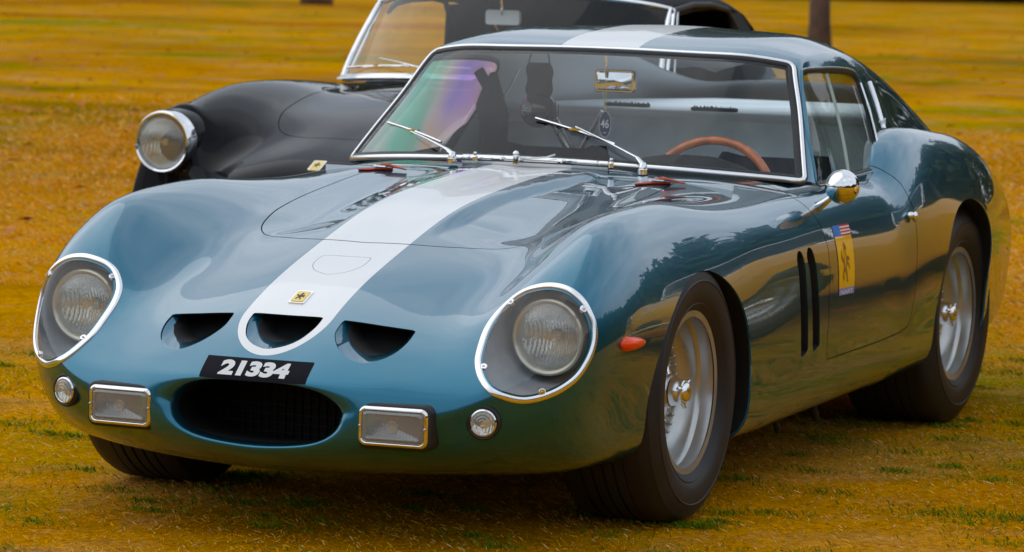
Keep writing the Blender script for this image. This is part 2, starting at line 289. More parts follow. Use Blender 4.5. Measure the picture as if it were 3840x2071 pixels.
def loft(A,B,closed=True,flip=False):
    """quads between two equal loops"""
    n=len(A); V=list(A)+list(B); F=[]
    for i in range(n if closed else n-1):
        j=(i+1)%n; f=(i,j,n+j,n+i); F.append(f[::-1] if flip else f)
    return V,F
def textmesh(s,size=1.,bold=0.,shear=0.,font=None):
    cu=bpy.data.curves.new('lettering','FONT'); cu.body=s; cu.size=size; cu.offset=bold; cu.shear=shear; cu.align_x='CENTER'; cu.align_y='CENTER'; cu.resolution_u=4
    o=bpy.data.objects.new('lettering',cu); COL.objects.link(o); dg=bpy.context.evaluated_depsgraph_get(); dg.update()
    me=bpy.data.meshes.new_from_object(o.evaluated_get(dg)); bpy.data.objects.remove(o)
    V=[tuple(v.co) for v in me.vertices]; F=[tuple(p.vertices) for p in me.polygons]; bpy.data.meshes.remove(me); bpy.data.curves.remove(cu)
    return np.array(V),F
# ------------------------------------------------------------ materials
def paint(name,col,metal=.85,rough=.31,stripe=False,inner=(.6,.62,.64),f0=.03,power=2.5):
    m=mat(name,col,rough,metal,coat=0.); t=m.node_tree; b=t.nodes['Principled BSDF']
    tcn=N(t,'ShaderNodeTexCoord'); geo=N(t,'ShaderNodeNewGeometry')
    # faint orange peel in the clear coat, fine flake variation in the base
    n=N(t,'ShaderNodeTexNoise',inp={'Scale':55.,'Detail':2.}); t.links.new(tcn.outputs['Object'],n.inputs['Vector'])
    bp=N(t,'ShaderNodeBump',inp={'Strength':.035,'Distance':.001}); t.links.new(n.outputs['Fac'],bp.inputs['Height']); gl=N(t,'ShaderNodeBsdfGlossy',inp={'Roughness':.012}); t.links.new(bp.outputs[0],gl.inputs['Normal'])
    n2=N(t,'ShaderNodeTexNoise',inp={'Scale':2.3,'Detail':5.}); t.links.new(tcn.outputs['Object'],n2.inputs['Vector'])
    hv=N(t,'ShaderNodeMix',data_type='RGBA'); hv.inputs['A'].default_value=(*[c*.92 for c in col],1); hv.inputs['B'].default_value=(*[c*1.08 for c in col],1); t.links.new(n2.outputs['Fac'],hv.inputs['Factor'])
    out=hv.outputs['Result']; met=None
    if stripe:
        sp=N(t,'ShaderNodeSeparateXYZ'); t.links.new(tcn.outputs['Object'],sp.inputs[0])
        M=lambda op,a,b_=None,c=None: _m(t,op,a,b_,c)
        ay=M('ABSOLUTE',sp.outputs['Y'])
        q=M('DIVIDE',M('SUBTRACT',sp.outputs['X'],.700),.137); q=M('MAXIMUM',q,0.); q=M('SUBTRACT',1.,M('MULTIPLY',q,q)); q=M('SQRT',M('MAXIMUM',q,0.))
        w=M('MULTIPLY',q,.1175); fac=M('GREATER_THAN',M('SUBTRACT',w,ay),0.)
        up=M('GREATER_THAN',sp.outputs['Z'],.425); fac=M('MULTIPLY',fac,up)
        ws=N(t,'ShaderNodeMix',data_type='RGBA'); ws.inputs['B'].default_value=(.88,.88,.88,1); t.links.new(fac,ws.inputs['Factor']); t.links.new(out,ws.inputs['A']); out=ws.outputs['Result']
        met=M('MULTIPLY',M('SUBTRACT',1.,fac),metal)
    sfac=fac if stripe else 0.
    inn=N(t,'ShaderNodeMix',data_type='RGBA'); inn.inputs['B'].default_value=(*inner,1); t.links.new(geo.outputs['Backfacing'],inn.inputs['Factor']); t.links.new(out,inn.inputs['A'])
    t.links.new(inn.outputs['Result'],b.inputs['Base Color'])
    if met is None: met=_m(t,'MULTIPLY',1.,metal)
    t.links.new(_m(t,'MULTIPLY',met,_m(t,'SUBTRACT',1.,geo.outputs['Backfacing'])),b.inputs['Metallic'])
    k=_m(t,'MULTIPLY',schlick(t,f0,power),_m(t,'SUBTRACT',1.,geo.outputs['Backfacing']))
    k=_m(t,'MULTIPLY',k,_m(t,'SUBTRACT',1.,_m(t,'MULTIPLY',sfac,.55)))
    x=N(t,'ShaderNodeMixShader'); t.links.new(k,x.inputs[0]); t.links.new(b.outputs[0],x.inputs[1]); t.links.new(gl.outputs[0],x.inputs[2]); t.links.new(x.outputs[0],t.nodes['Material Output'].inputs[0])
    return m
def schlick(t,f0,power):
    g=N(t,'ShaderNodeNewGeometry'); d=N(t,'ShaderNodeVectorMath',operation='DOT_PRODUCT'); t.links.new(g.outputs['Incoming'],d.inputs[0]); t.links.new(g.outputs['Normal'],d.inputs[1])
    q=_m(t,'POWER',_m(t,'MAXIMUM',_m(t,'SUBTRACT',1.,_m(t,'ABSOLUTE',d.outputs['Value'])),0.),power)
    return _m(t,'ADD',_m(t,'MULTIPLY',q,1.-f0),f0)
def _m(t,op,a,b=None,c=None):
    n=N(t,'ShaderNodeMath',operation=op)
    for i,v in enumerate((a,b,c)):
        if v is None: continue
        if hasattr(v,'links') or hasattr(v,'is_linked'): t.links.new(v,n.inputs[i])
        else: n.inputs[i].default_value=v
    return n.outputs[0]
TEAL=(.018,.158,.250)
M={}
M['teal']=paint('teal metallic paint',TEAL,stripe=True)
M['teal_plain']=paint('teal metallic paint plain',TEAL)
M['black_paint']=paint('black paint',(.004,.0035,.005),metal=0.,rough=.5,power=5.6,f0=.012,inner=(.02,.02,.02))
M['yellow_paint']=paint('yellow paint',(.95,.42,.0),metal=0.,rough=.7,power=6.,f0=.02,inner=(.05,.05,.05))
for m_ in (M['yellow_paint'],M['black_paint']): m_.node_tree.nodes['Principled BSDF'].inputs['Specular IOR Level'].default_value=.02
M['teal_solid']=paint('teal metallic paint single',TEAL,inner=TEAL)
M['chrome']=vary(mat('chrome',(.86,.86,.88),.06,1.),30,.04,rvar=.03)
M['frame']=vary(mat('polished alloy',(.92,.92,.93),.22,1.),30,.03)
M['dull_metal']=vary(mat('dull aluminium',(.55,.55,.54),.28,1.),24,.15,rvar=.08)
M['rim']=vary(mat('silver wheel paint',(.52,.53,.52),.30,.75,coat=.3),14,.10,rvar=.06)
M['tyre']=vary(mat('tyre rubber',(.013,.012,.013),.55),9,.35,bump=.25,bscale=90,rvar=.12)
M['rubber']=vary(mat('black rubber',(.012,.012,.014),.5),20,.3)
M['black']=vary(mat('matt black',(.006,.006,.007),.8),10,.3)
M['mesh_black']=vary(mat('radiator black',(.004,.004,.004),.7),10,.3)
M['bucket']=vary(mat('grey lamp bucket',(.34,.36,.39),.38,.2),12,.15)
M['reflector']=vary(mat('lamp reflector',(.93,.93,.91),.07,1.),10,.05)
M['cream_ring']=vary(mat('lamp rim metal',(.60,.57,.46),.25,.6),10,.1)
M['orange_lens']=mat('orange lens',(1.,.07,.001),.25,0.,coat=.15)
M['leather']=vary(mat('red brown leather',(.42,.05,.012),.5),40,.4,bump=.2)
M['wood']=vary(mat('varnished wood',(.62,.15,.03),.25,coat=.8),25,.35)
M['grey_panel']=vary(mat('grey cabin panel',(.80,.86,.92),.55),4,.12,bump=.05)
M['grey_dark']=vary(mat('dark grey cabin trim',(.74,.82,.88),.7),6,.2)
M['seat']=vary(mat('dark blue seat cloth',(.02,.025,.04),.9),30,.4)
M['black_cloth']=vary(mat('black cloth',(.006,.006,.007),.85),30,.4)
M['helmet']=vary(mat('black gloss shell',(.004,.004,.005),.16,coat=1.),10,.3)
M['white_print']=mat('white print',(.75,.75,.75),.45)
M['grey_print']=mat('grey print',(.42,.42,.42),.45)
M['red_print']=mat('red print',(.6,.01,.01),.45)
M['yellow_badge']=vary(mat('yellow enamel',(.85,.58,.01),.2,coat=1.),50,.05)
M['yellow_sticker']=vary(mat('yellow sticker',(.85,.50,.005),.35,coat=.6),30,.08)
M['blue_sticker']=mat('blue sticker',(.04,.22,.75),.35)
M['pale_blue']=mat('pale blue sticker',(.22,.26,.62),.35)
M['plate']=mat('black plate',(.006,.006,.012),.6,Specular_IOR_Level=.1)
M['navy']=mat('navy card',(.015,.03,.10),.4)
M['string']=mat('yellow string',(.75,.62,.03),.7)
M['horse']=mat('black horse print',(.01,.01,.01),.4)
M['horse_faded']=mat('faded horse print',(.30,.14,.01),.4)
M['softtop']=vary(mat('black canvas',(.010,.010,.013),.85),60,.5,bump=.4,bscale=300)
def glass(name,tint=(.96,.98,.97),rough=0.,alpha=.85):
    """thin pane: mirror reflection by fresnel over a clear sheet"""
    m=bpy.data.materials.new(name); m.use_nodes=True; t=m.node_tree; t.nodes.clear()
    o=N(t,'ShaderNodeOutputMaterial'); g=N(t,'ShaderNodeBsdfGlossy',inp={'Roughness':rough}); tr=N(t,'ShaderNodeBsdfTransparent'); tr.inputs[0].default_value=(*tint,1)
    x=N(t,'ShaderNodeMixShader')
    tcn=N(t,'ShaderNodeTexCoord'); n=N(t,'ShaderNodeTexNoise',inp={'Scale':3.,'Detail':2.}); t.links.new(tcn.outputs['Object'],n.inputs['Vector'])
    bp=N(t,'ShaderNodeBump',inp={'Strength':.012,'Distance':.004}); t.links.new(n.outputs['Fac'],bp.inputs['Height']); t.links.new(bp.outputs[0],g.inputs['Normal'])
    k=schlick(t,.045,5.)
    t.links.new(k,x.inputs[0]); t.links.new(tr.outputs[0],x.inputs[1]); t.links.new(g.outputs[0],x.inputs[2]); t.links.new(x.outputs[0],o.inputs[0])
    return m
M['windscreen']=glass('windscreen glass',(.93,.96,.96)); M['clear']=glass('clear cover',(.97,.97,.97)); M['side_glass']=glass('side glass',(.80,.85,.80))
def rainbow_glass():
    """stressed perspex: bands of green, violet and orange across the pane"""
    m=glass('stressed perspex',(1,1,1)); t=m.node_tree; tr=[n for n in t.nodes if n.type=='BSDF_TRANSPARENT'][0]
    tcn=[n for n in t.nodes if n.type=='TEX_COORD'][0]; sp=N(t,'ShaderNodeSeparateXYZ'); t.links.new(tcn.outputs['Object'],sp.inputs[0])
    fx=_m(t,'ADD',_m(t,'MULTIPLY',sp.outputs['X'],-1.5),-1.80); nn=N(t,'ShaderNodeTexNoise',inp={'Scale':4.}); t.links.new(tcn.outputs['Object'],nn.inputs['Vector'])
    fx=_m(t,'ADD',fx,_m(t,'MULTIPLY',_m(t,'SUBTRACT',nn.outputs['Fac'],.5),.25))
    r=N(t,'ShaderNodeValToRGB'); e=r.color_ramp.elements; cols=[(0,(.62,.80,.74)),(.18,(.22,.72,.55)),(.34,(.30,.66,.52)),(.44,(.62,.64,.62)),(.52,(.62,.48,.66)),(.64,(.40,.28,.80)),(.78,(.55,.32,.72)),(1,(.80,.50,.42))]
    e[0].position=0; e[0].color=(*cols[0][1],1); e[1].position=1; e[1].color=(*cols[-1][1],1)
    for p,c in cols[1:-1]: q=e.new(p); q.color=(*c,1)
    t.links.new(fx,r.inputs[0])
    r2=N(t,'ShaderNodeMix',data_type='RGBA'); r2.inputs['B'].default_value=(.80,.62,.38,1)
    z=N(t,'ShaderNodeMapRange',inp={'From Min':.95,'From Max':.84}); t.links.new(sp.outputs['Z'],z.inputs['Value'])
    z2=_m(t,'MULTIPLY',z.outputs[0],_m(t,'GREATER_THAN',fx,.46)); z2=_m(t,'MULTIPLY',z2,.75)
    t.links.new(z2,r2.inputs['Factor']); t.links.new(r.outputs[0],r2.inputs['A']); t.links.new(r2.outputs['Result'],tr.inputs[0])
    x=[n for n in t.nodes if n.type=='MIX_SHADER'][0]; tl=N(t,'ShaderNodeBsdfTranslucent'); y=N(t,'ShaderNodeMixShader',inp={0:.6}); t.links.new(r2.outputs['Result'],tl.inputs[0])
    t.links.new(tr.outputs[0],y.inputs[1]); t.links.new(tl.outputs[0],y.inputs[2]); t.links.new(y.outputs[0],x.inputs[1])
    return m
M['rainbow']=rainbow_glass()
def flutes(t,s=.6,dist=.0025):
    tcn=N(t,'ShaderNodeTexCoord'); w=N(t,'ShaderNodeTexWave',bands_direction='Y',inp={'Scale':38.,'Distortion':1.5,'Detail':1.,'Detail Scale':3.}); t.links.new(tcn.outputs['Object'],w.inputs['Vector'])
    n=N(t,'ShaderNodeTexNoise',inp={'Scale':24.,'Detail':3.}); t.links.new(tcn.outputs['Object'],n.inputs['Vector'])
    bp=N(t,'ShaderNodeBump',inp={'Strength':s,'Distance':dist}); t.links.new(_m(t,'ADD',w.outputs['Fac'],_m(t,'MULTIPLY',n.outputs['Fac'],1.5)),bp.inputs['Height']); return bp.outputs[0]
def fluted(df_=.07):
    m=glass('fluted lamp glass',(.93,.94,.92)); t=m.node_tree; g=[n for n in t.nodes if n.type=='BSDF_GLOSSY'][0]; tr=[n for n in t.nodes if n.type=='BSDF_TRANSPARENT'][0]; x=[n for n in t.nodes if n.type=='MIX_SHADER'][0]
    nb=flutes(t,.35,.0015); t.links.new(nb,g.inputs['Normal']); g.inputs['Roughness'].default_value=.03
    df=N(t,'ShaderNodeBsdfDiffuse',inp={'Color':(.72,.72,.68,1)}); y=N(t,'ShaderNodeMixShader',inp={0:df_}); t.links.new(tr.outputs[0],y.inputs[1]); t.links.new(df.outputs[0],y.inputs[2]); t.links.new(y.outputs[0],x.inputs[1])
    for l in list(x.inputs[0].links): t.links.remove(l)
    t.links.new(schlick(t,.12,3.5),x.inputs[0]); return m
t_=M['reflector'].node_tree; t_.links.new(flutes(t_,.42,.0026),t_.nodes['Principled BSDF'].inputs['Normal'])
M['fluted']=fluted(); M['frosted']=fluted(.26); M['half_frosted']=fluted(.12)

# ------------------------------------------------------------ the teal coupe
CAR=empty('sports_car',(0,0,0)); tag(CAR,'teal metallic coupe with white centre stripe and black number plate reading 21334','car')
def sstep(a,b,x): t=np.clip((x-a)/(b-a),0,1); return t*t*(3-2*t)
def bonnet_bulge(p):
    """raised centre blister of the bonnet: the sheet steps down on either side of it"""
    x,y,z=p[:,0],np.abs(p[:,1]),p[:,2]; A=.019*sstep(.24,.02,x)*sstep(-.80,-.62,x); w=.128+.05*sstep(-.1,-.7,x)
    return -A*sstep(w,w+.035,y)*sstep(.42,.27,y)*(z>.6)
SB=Surf(BODYP,'mir',bonnet_bulge); SG=Surf(GREENP,'nat')
body=SB.grid(.8,SB.nu-1,(SB.nu-1)*18+1,0,SB.nv-1,(SB.nv-1)*15+1)
HOOD=smooth_poly([(-.74,.463),(-.5,.447),(-.3,.438),(-.1,.418),(0,.405),(.10,.382),(.16,.350),(.20,.31),(.235,.25),(.265,.18),(.283,.10),(.29,0)],6,False)
HOOD=np.concatenate([HOOD,[(.29,-.05),(-.74,-.05)]])
HOOD=np.concatenate([HOOD[:0],[(-.700,.425),(-.700,.44)],HOOD[6:],])
HOOD[-1]=(-.700,-.05)
NOS=np.array([(.702,.145),(.692,.24),(.680,.323)]+list(smooth_poly([(.680,.324),(.72,.325),(.758,.315),(.785,.297),(.804,.274),(.817,.243),(.812,.208),(.792,.174),(.757,.148),(.725,.144),(.702,.145)],5,False)[1:-1]))
CN_h=smooth_poly([(.703,.093),(.742,.0905),(.782,.0735),(.806,.046),(.818,.012),(.819,0)],6,False)
CNOS=np.concatenate([CN_h,(CN_h[::-1]*[1,-1])[1:],[(.704,-.05),(.704,0),(.704,.05)]])
FLAP=np.concatenate([[(.385,0),(.386,.06)],smooth_poly([(.392,.066),(.42,.068),(.45,.064),(.48,.045),(.498,.012),(.500,0)],5,False),[(.5,-.03),(.385,-.03)]])
RING_O=smooth_poly([(.494,.485),(.490,.521),(.499,.555),(.525,.589),(.549,.608),(.577,.621),(.618,.630),(.656,.628),(.686,.617),(.714,.594),(.734,.559),(.743,.526),(.745,.489),(.739,.451),(.725,.415),(.701,.388),(.669,.370),(.63,.362),(.589,.372),(.556,.390),(.527,.417),(.504,.450)],5)
def door_poly():
    f=[(-.926,.73),(-.949,.697),(-.962,.662),(-.972,.626),(-.972,.579),(-.970,.519),(-.975,.46),(-.985,.38),(-.994,.322),(-1.152,.326),(-1.445,.334),(-1.646,.346),(-1.700,.356),(-1.727,.385),(-1.732,.441),(-1.722,.532),(-1.718,.627),(-1.712,.700),(-1.685,.766),(-1.657,.80)]
    return dense(f+[(-1.62,.90),(-1.1,.90),(-.90,.765)],.02)
DOOR=door_poly()
def strip(pts,w):
    p=smooth_poly(pts,5,False); d=np.gradient(p,axis=0); d/=np.linalg.norm(d,axis=1)[:,None]; n=np.stack([d[:,1],-d[:,0]],1)
    ww=np.full(len(p),w)[:,None]; a=p+n*ww; b=p-n*ww
    e0=[p[0]-d[0]*w*math.sin(t)+n[0]*w*-math.cos(t) for t in np.linspace(.3,math.pi-.3,6)]
    return np.concatenate([a,b[::-1],e0])
VENTS=[strip([(-.742,.606),(-.745,.585),(-.749,.545),(-.757,.504),(-.776,.441),(-.803,.352)],.028),strip([(-.822,.611),(-.832,.588),(-.842,.538),(-.853,.497),(-.874,.433),(-.897,.36)],.028)]
th=np.linspace(0,2*np.pi,72,endpoint=False)
ARCH_F=np.stack([-.022+.352*np.cos(th),.283+.345*np.sin(th)],1)
ARCH_R=smooth_poly([(-2.02,.02),(-1.985,.20),(-1.972,.35),(-1.98,.47),(-2.005,.56),(-2.052,.632),(-2.128,.680),(-2.226,.697),(-2.324,.692),(-2.428,.664),(-2.515,.615),(-2.572,.55),(-2.600,.478),(-2.617,.38),(-2.612,.25),(-2.59,.02)],5,True)
FOOT=np.array([(-.79,-.1),(-.79,0),(-.81,.181),(-.862,.36),(-.95,.535),(-1.07,.652),(-1.16,.672),(-1.371,.667),(-1.52,.667),(-1.70,.658),(-1.80,.64),(-1.92,.60),(-1.92,-.1)])
def cut(m,poly,ax,g=0.,cond=None,inside=False):
    d=sdf(poly,m.P[:,ax[0]],m.P[:,ax[1]])
    v=(d-g) if not inside else (-d-g)
    if cond is not None:
        c=cond(m.P,m.uv)   # positive where the cut applies
        v=np.maximum(v,-c) if not inside else np.minimum(v,c)
    return m.clip(v)
top=lambda p,uv: np.minimum(p[:,2]-.42,5.2-uv[:,1]); sidec=lambda p,uv: p[:,1]-.60
front=lambda p,uv:(p[:,0]-.45)
gap=.0034
hood=cut(body,HOOD,(0,1),gap*.5,top,True); flap=cut(body,FLAP,(0,1),.0008,top,True); door=cut(body,DOOR,(0,2),gap*.4,sidec,True)
door=cut(door,FOOT,(0,1),0,lambda p,uv:p[:,2]-.69)
b=cut(body,HOOD,(0,1),gap*.5,top); b=cut(b,FLAP,(0,1),.0003,top); b=cut(b,DOOR,(0,2),gap*.6,sidec)
b=cut(b,FOOT,(0,1),0,lambda p,uv:np.minimum(p[:,2]-.69,6-uv[:,1]))
b=cut(b,NOS,(0,1),0,top); b=cut(b,CNOS,(0,1),0,top)
for v_ in VENTS: b=cut(b,v_,(0,2),0,sidec)
arc=lambda p,uv:np.minimum(p[:,1]-.40,uv[:,1]-4.6)
b=cut(b,ARCH_F,(0,2),0,arc); b=cut(b,ARCH_R,(0,2),0,arc)
# headlight ring loops on the surface
ru,rv=SB.find((1,2),RING_O,lambda G,U,V:(G[:,0]>.45)&(U>3.)&(U<7))
RO,RN,_,_=SB.ev(ru,rv,True)
def inset(L,Nn,w):
    t=np.roll(L,-1,0)-np.roll(L,1,0); t/=np.linalg.norm(t,axis=1)[:,None]; s=np.cross(Nn,t); c=L.mean(0)
    if ((c-L)*s).sum()<0: s=-s
    return L+s*w
RI=inset(RO,RN,.0165); iu,iv=SB.find((1,2),RI[:,1:],lambda G,U,V:(G[:,0]>.45)&(U>3.)&(U<7)); RI,RIN,_,_=SB.ev(iu,iv,True)
cover=cut(b,RI[:,1:],(1,2),0,front,True); b=cut(b,RI[:,1:],(1,2),-.004,front)
b.build('body',M['teal'],CAR)
hood.build('hood',M['teal'],CAR); flap.build('oil_filler_flap',M['teal'],CAR)
for s_ in (1,-1): door.build('door',M['teal_plain'],CAR,'one',side=s_)
# dark channel below the shut lines
def channel(name,loop,nrm,depth=.012,w=.006,closed=False):
    A=loop-nrm*.0025; t=np.gradient(loop,axis=0); t/=np.linalg.norm(t,axis=1)[:,None]+1e-9; s=np.cross(nrm,t)
    V=np.concatenate([A+s*w,A-s*w]); V2=V*[1,-1,1]; n=len(A); F=[(i,i+1,n+i+1,n+i) for i in range(n-1)]
    mesh(name,V,F,M['black'],CAR); mesh(name,V2,[f[::-1] for f in F],M['black'],CAR)
hp=HOOD[HOOD[:,1]>=0]; hp=dense(np.concatenate([[(-.700,0)],hp]),.012,False); u_,v_=SB.find((0,1),hp,lambda G,U,V:(V<5)&(G[:,2]>.45)); p_,n_,_,_=SB.ev(u_,v_,True); channel('hood_channel',p_,n_)
dp=dense(DOOR[:-12] if False else [q for q in DOOR if q[1]<.79],.015,False); u_,v_=SB.find((0,2),dp,lambda G,U,V:(G[:,1]>.6)); p_,n_,_,_=SB.ev(u_,v_,True); channel('door_channel',p_,n_)
fp=FLAP[FLAP[:,1]>=0]; fp=dense(fp,.006,False); u_,v_=SB.find((0,1),fp,lambda G,U,V:(V<5)&(G[:,2]>.45)); p_,n_,_,_=SB.ev(u_,v_,True); channel('flap_channel',p_,n_,w=.003)
# pockets: nostrils, vents
def loop_on(poly,ax,cond,step=.008,neg=False):
    d=dense(poly,step); sg=np.sign(d[:,1]) if neg else np.ones(len(d)); q=d.copy()
    if neg: q[:,1]=np.abs(q[:,1])
    u,v=SB.find(ax,q,cond); p,n,_,_=SB.ev(u,v,True)
    if neg: p[:,1]*=sg; n[:,1]*=sg
    return p,n
topc=lambda G,U,V:(V<5)&(G[:,2]>.42); sidf=lambda G,U,V:(G[:,1]>.6)
def pocket(name,p,steps,mats,both=True,mi=None):
    """steps: list of functions p->loop; consecutive loops lofted"""
    L_=[p]+[f(p) for f in steps]; V=[];F=[];idx=[]
    n=len(p)
    for k,l in enumerate(L_): V+=list(l)
    for k in range(len(L_)-1):
        for i in range(n):
            j=(i+1)%n; F.append((k*n+i,k*n+j,(k+1)*n+j,(k+1)*n+i)); idx.append(min(k,len(mats)-1))
    F.append(tuple((len(L_)-1)*n+i for i in range(n))); idx.append(len(mats)-1)
    for s_ in ((1,-1) if both else (1,)):
        VV=np.array(V)*[1,s_,1]; o=mesh(name,VV,F,mats,CAR,True,40)
        bm=bmesh.new(); bm.from_mesh(o.data); bmesh.ops.recalc_face_normals(bm,faces=bm.faces)
        # face the opening
        bmesh.ops.reverse_faces(bm,faces=bm.faces) if (bm.faces[:][-1].normal.dot(Vector(VV[:n].mean(0)-VV[-n:].mean(0)))<0) else None
        bm.to_mesh(o.data); bm.free()
        for f,i in zip(o.data.polygons,idx): f.material_index=i
        o.data.set_sharp_from_angle(angle=R(40))
p,n=loop_on(NOS,(0,1),topc)
sh=lambda dx,dz,k=1.: (lambda q:(q-q.mean(0))*[k,k,k]+q.mean(0)+np.array([dx,0,dz]))
pocket('nostril',p,[sh(-.004,-.003,.985),sh(-.040,.006,.84),sh(-.12,.0,.74)],[M['teal_solid'],M['teal_solid'],M['black']])
p,n=loop_on(CNOS,(0,1),topc,neg=True)
pocket('nostril',p,[sh(-.004,-.003,.985),sh(-.040,.006,.84),sh(-.12,.0,.74)],[M['teal_solid'],M['teal_solid'],M['black']],both=False)
for v_ in VENTS:
    p,n=loop_on(v_,(0,2),sidf); nm=n.mean(0)
    pocket('side_vent',p,[lambda q:q-n.mean(0)*.004,lambda q:q-n.mean(0)*.05+np.array([.02,0,0])],[M['teal_solid'],M['black']])
# headlights
LC=np.array([.585,.622,.503])
for s_ in (1,-1):
    fl=np.array([1,s_,1]); hl=[]
    # chrome ring: outer and inner loops with a rounded crown
    K=[RO-RN*.002,RO+RN*.0025,inset(RO,RN,.003)+RN*.0045,inset(RO,RN,.0145)+RN*.0042,RI+RIN*.002,RI-RIN*.006]
    V=np.concatenate(K)*fl; n=len(RO); F=[(k*n+i,k*n+(i+1)%n,(k+1)*n+(i+1)%n,(k+1)*n+i) for k in range(len(K)-1) for i in range(n)]
    ring=mesh('headlight_ring',V,[f[::s_] for f in F],M['frame'],CAR,True)
    for sy,sz in ((.535,.577),(.709,.570),(.536,.447),(.661,.394)):
        k=np.argmin((RI[:,1]-sy)**2+(RI[:,2]-sz)**2); c=RI[k]; nn=RIN[k]; inw=inset(RI,RIN,.004)[k]-c; c=c+inw
        q=Vector(nn*fl).to_track_quat('Z','Y').to_matrix()
        mb=MB(); mb.lathe([(0,.0035),(.0075,.0035),(.0092,.002),(.0094,-.004)],axis='z',n=16); mb.V=[tuple(q@Vector(v)+Vector(c*fl)) for v in mb.V]
        tb=mb.build('screw_tab',M['chrome'],ring)
        mb=MB(); mb.lathe([(0,.0055),(.003,.005),(.0038,.0035)],axis='z',n=10); mb.box((0,0,.0052),(.0062,.0009,.0012)); mb.V=[tuple(q@Vector(v)+Vector(c*fl)) for v in mb.V]
        mb.build('screw',M['dull_metal'],ring)
    cover.build('headlight_cover',M['clear'],CAR,'one',side=s_,off=-.001)
    # bucket from the inner loop to a circle behind the lamp
    ang=np.arctan2(RI[:,2]-LC[2],RI[:,1]-LC[1]); C1=np.stack([np.full(n,.555),LC[1]+.108*np.cos(ang),LC[2]+.108*np.sin(ang)],1); C2=np.stack([np.full(n,.50),LC[1]+.03*np.cos(ang),LC[2]+.03*np.sin(ang)],1)
    B0=RI-RIN*.004; Bm=B0*.55+C1*.45-np.array([.03,0,0]); Ls=[B0,B0*.8+C1*.2-np.array([.018,0,0]),Bm,C1,C2]
    V=np.concatenate(Ls)*fl; F=[(k*n+i,k*n+(i+1)%n,(k+1)*n+(i+1)%n,(k+1)*n+i) for k in range(len(Ls)-1) for i in range(n)]+[tuple((len(Ls)-1)*n+i for i in range(n))]
    mesh('headlight_bucket',V,[f[::-s_] for f in F],M['bucket'],CAR,True)
    c=tuple(LC*fl)
    mb=MB(); mb.lathe([(.070,-.005),(.080,.008),(.086,.010),(.0905,.006),(.092,-.004),(.092,-.03)],c,'x',64); lamp=mb.build('headlight',M['cream_ring'],CAR)
    mb=MB(); mb.lathe([(0,-.060),(.02,-.058),(.045,-.046),(.065,-.026),(.082,.003)],c,'x',48); mb.build('reflector',M['reflector'],lamp,sharp=None)
    mb=MB(); mb.lathe([(0,-.005),(.010,-.005),(.012,-.012),(.012,-.05)],c,'x',20); mb.build('bulb_shield',M['chrome'],lamp)
    mb=MB(); mb.lathe([(0,.022),(.03,.0205),(.055,.016),(.072,.011),(.083,.006),(.083,.002),(.07,.006),(.03,.0155),(0,.017)],c,'x',64); mb.build('lens',M['half_frosted'],lamp,sharp=None)
# rectangular driving lamps
def rrect(w,h,r,n=6):
    o=[]
    for cx,cy,a0 in ((w-r,h-r,0),(-w+r,h-r,90),(-w+r,-h+r,180),(w-r,-h+r,270)):
        for k in range(n+1): a=R(a0+90*k/n); o.append((cx+r*math.cos(a),cy+r*math.sin(a)))
    return np.array(o)
def slab(mb,prof,c,rot,fn):
    """stack of rounded rectangles: prof = (scale inset, x)"""
    Ls=[fn(i)for i in range(len(prof))]
def rect_stack(name,m,parent,c,levels,cap=True,yaw=0.):
    V=[];F=[]; n=None
    for w,h,r,x in levels:
        q=rrect(w,h,r); n=len(q)
        for a,b_ in q: V.append((x,a,b_))
    F=[(k*n+i,k*n+(i+1)%n,(k+1)*n+(i+1)%n,(k+1)*n+i) for k in range(len(levels)-1) for i in range(n)]
    if cap: F.append(tuple((len(levels)-1)*n+i for i in range(n)))
    Mx=Matrix.Rotation(yaw,3,'Z'); V=[Mx@Vector(v)+Vector(c) for v in V]
    o=mesh(name,V,F,m,parent,True)
    o.data.set_sharp_from_angle(angle=R(50))
    return o
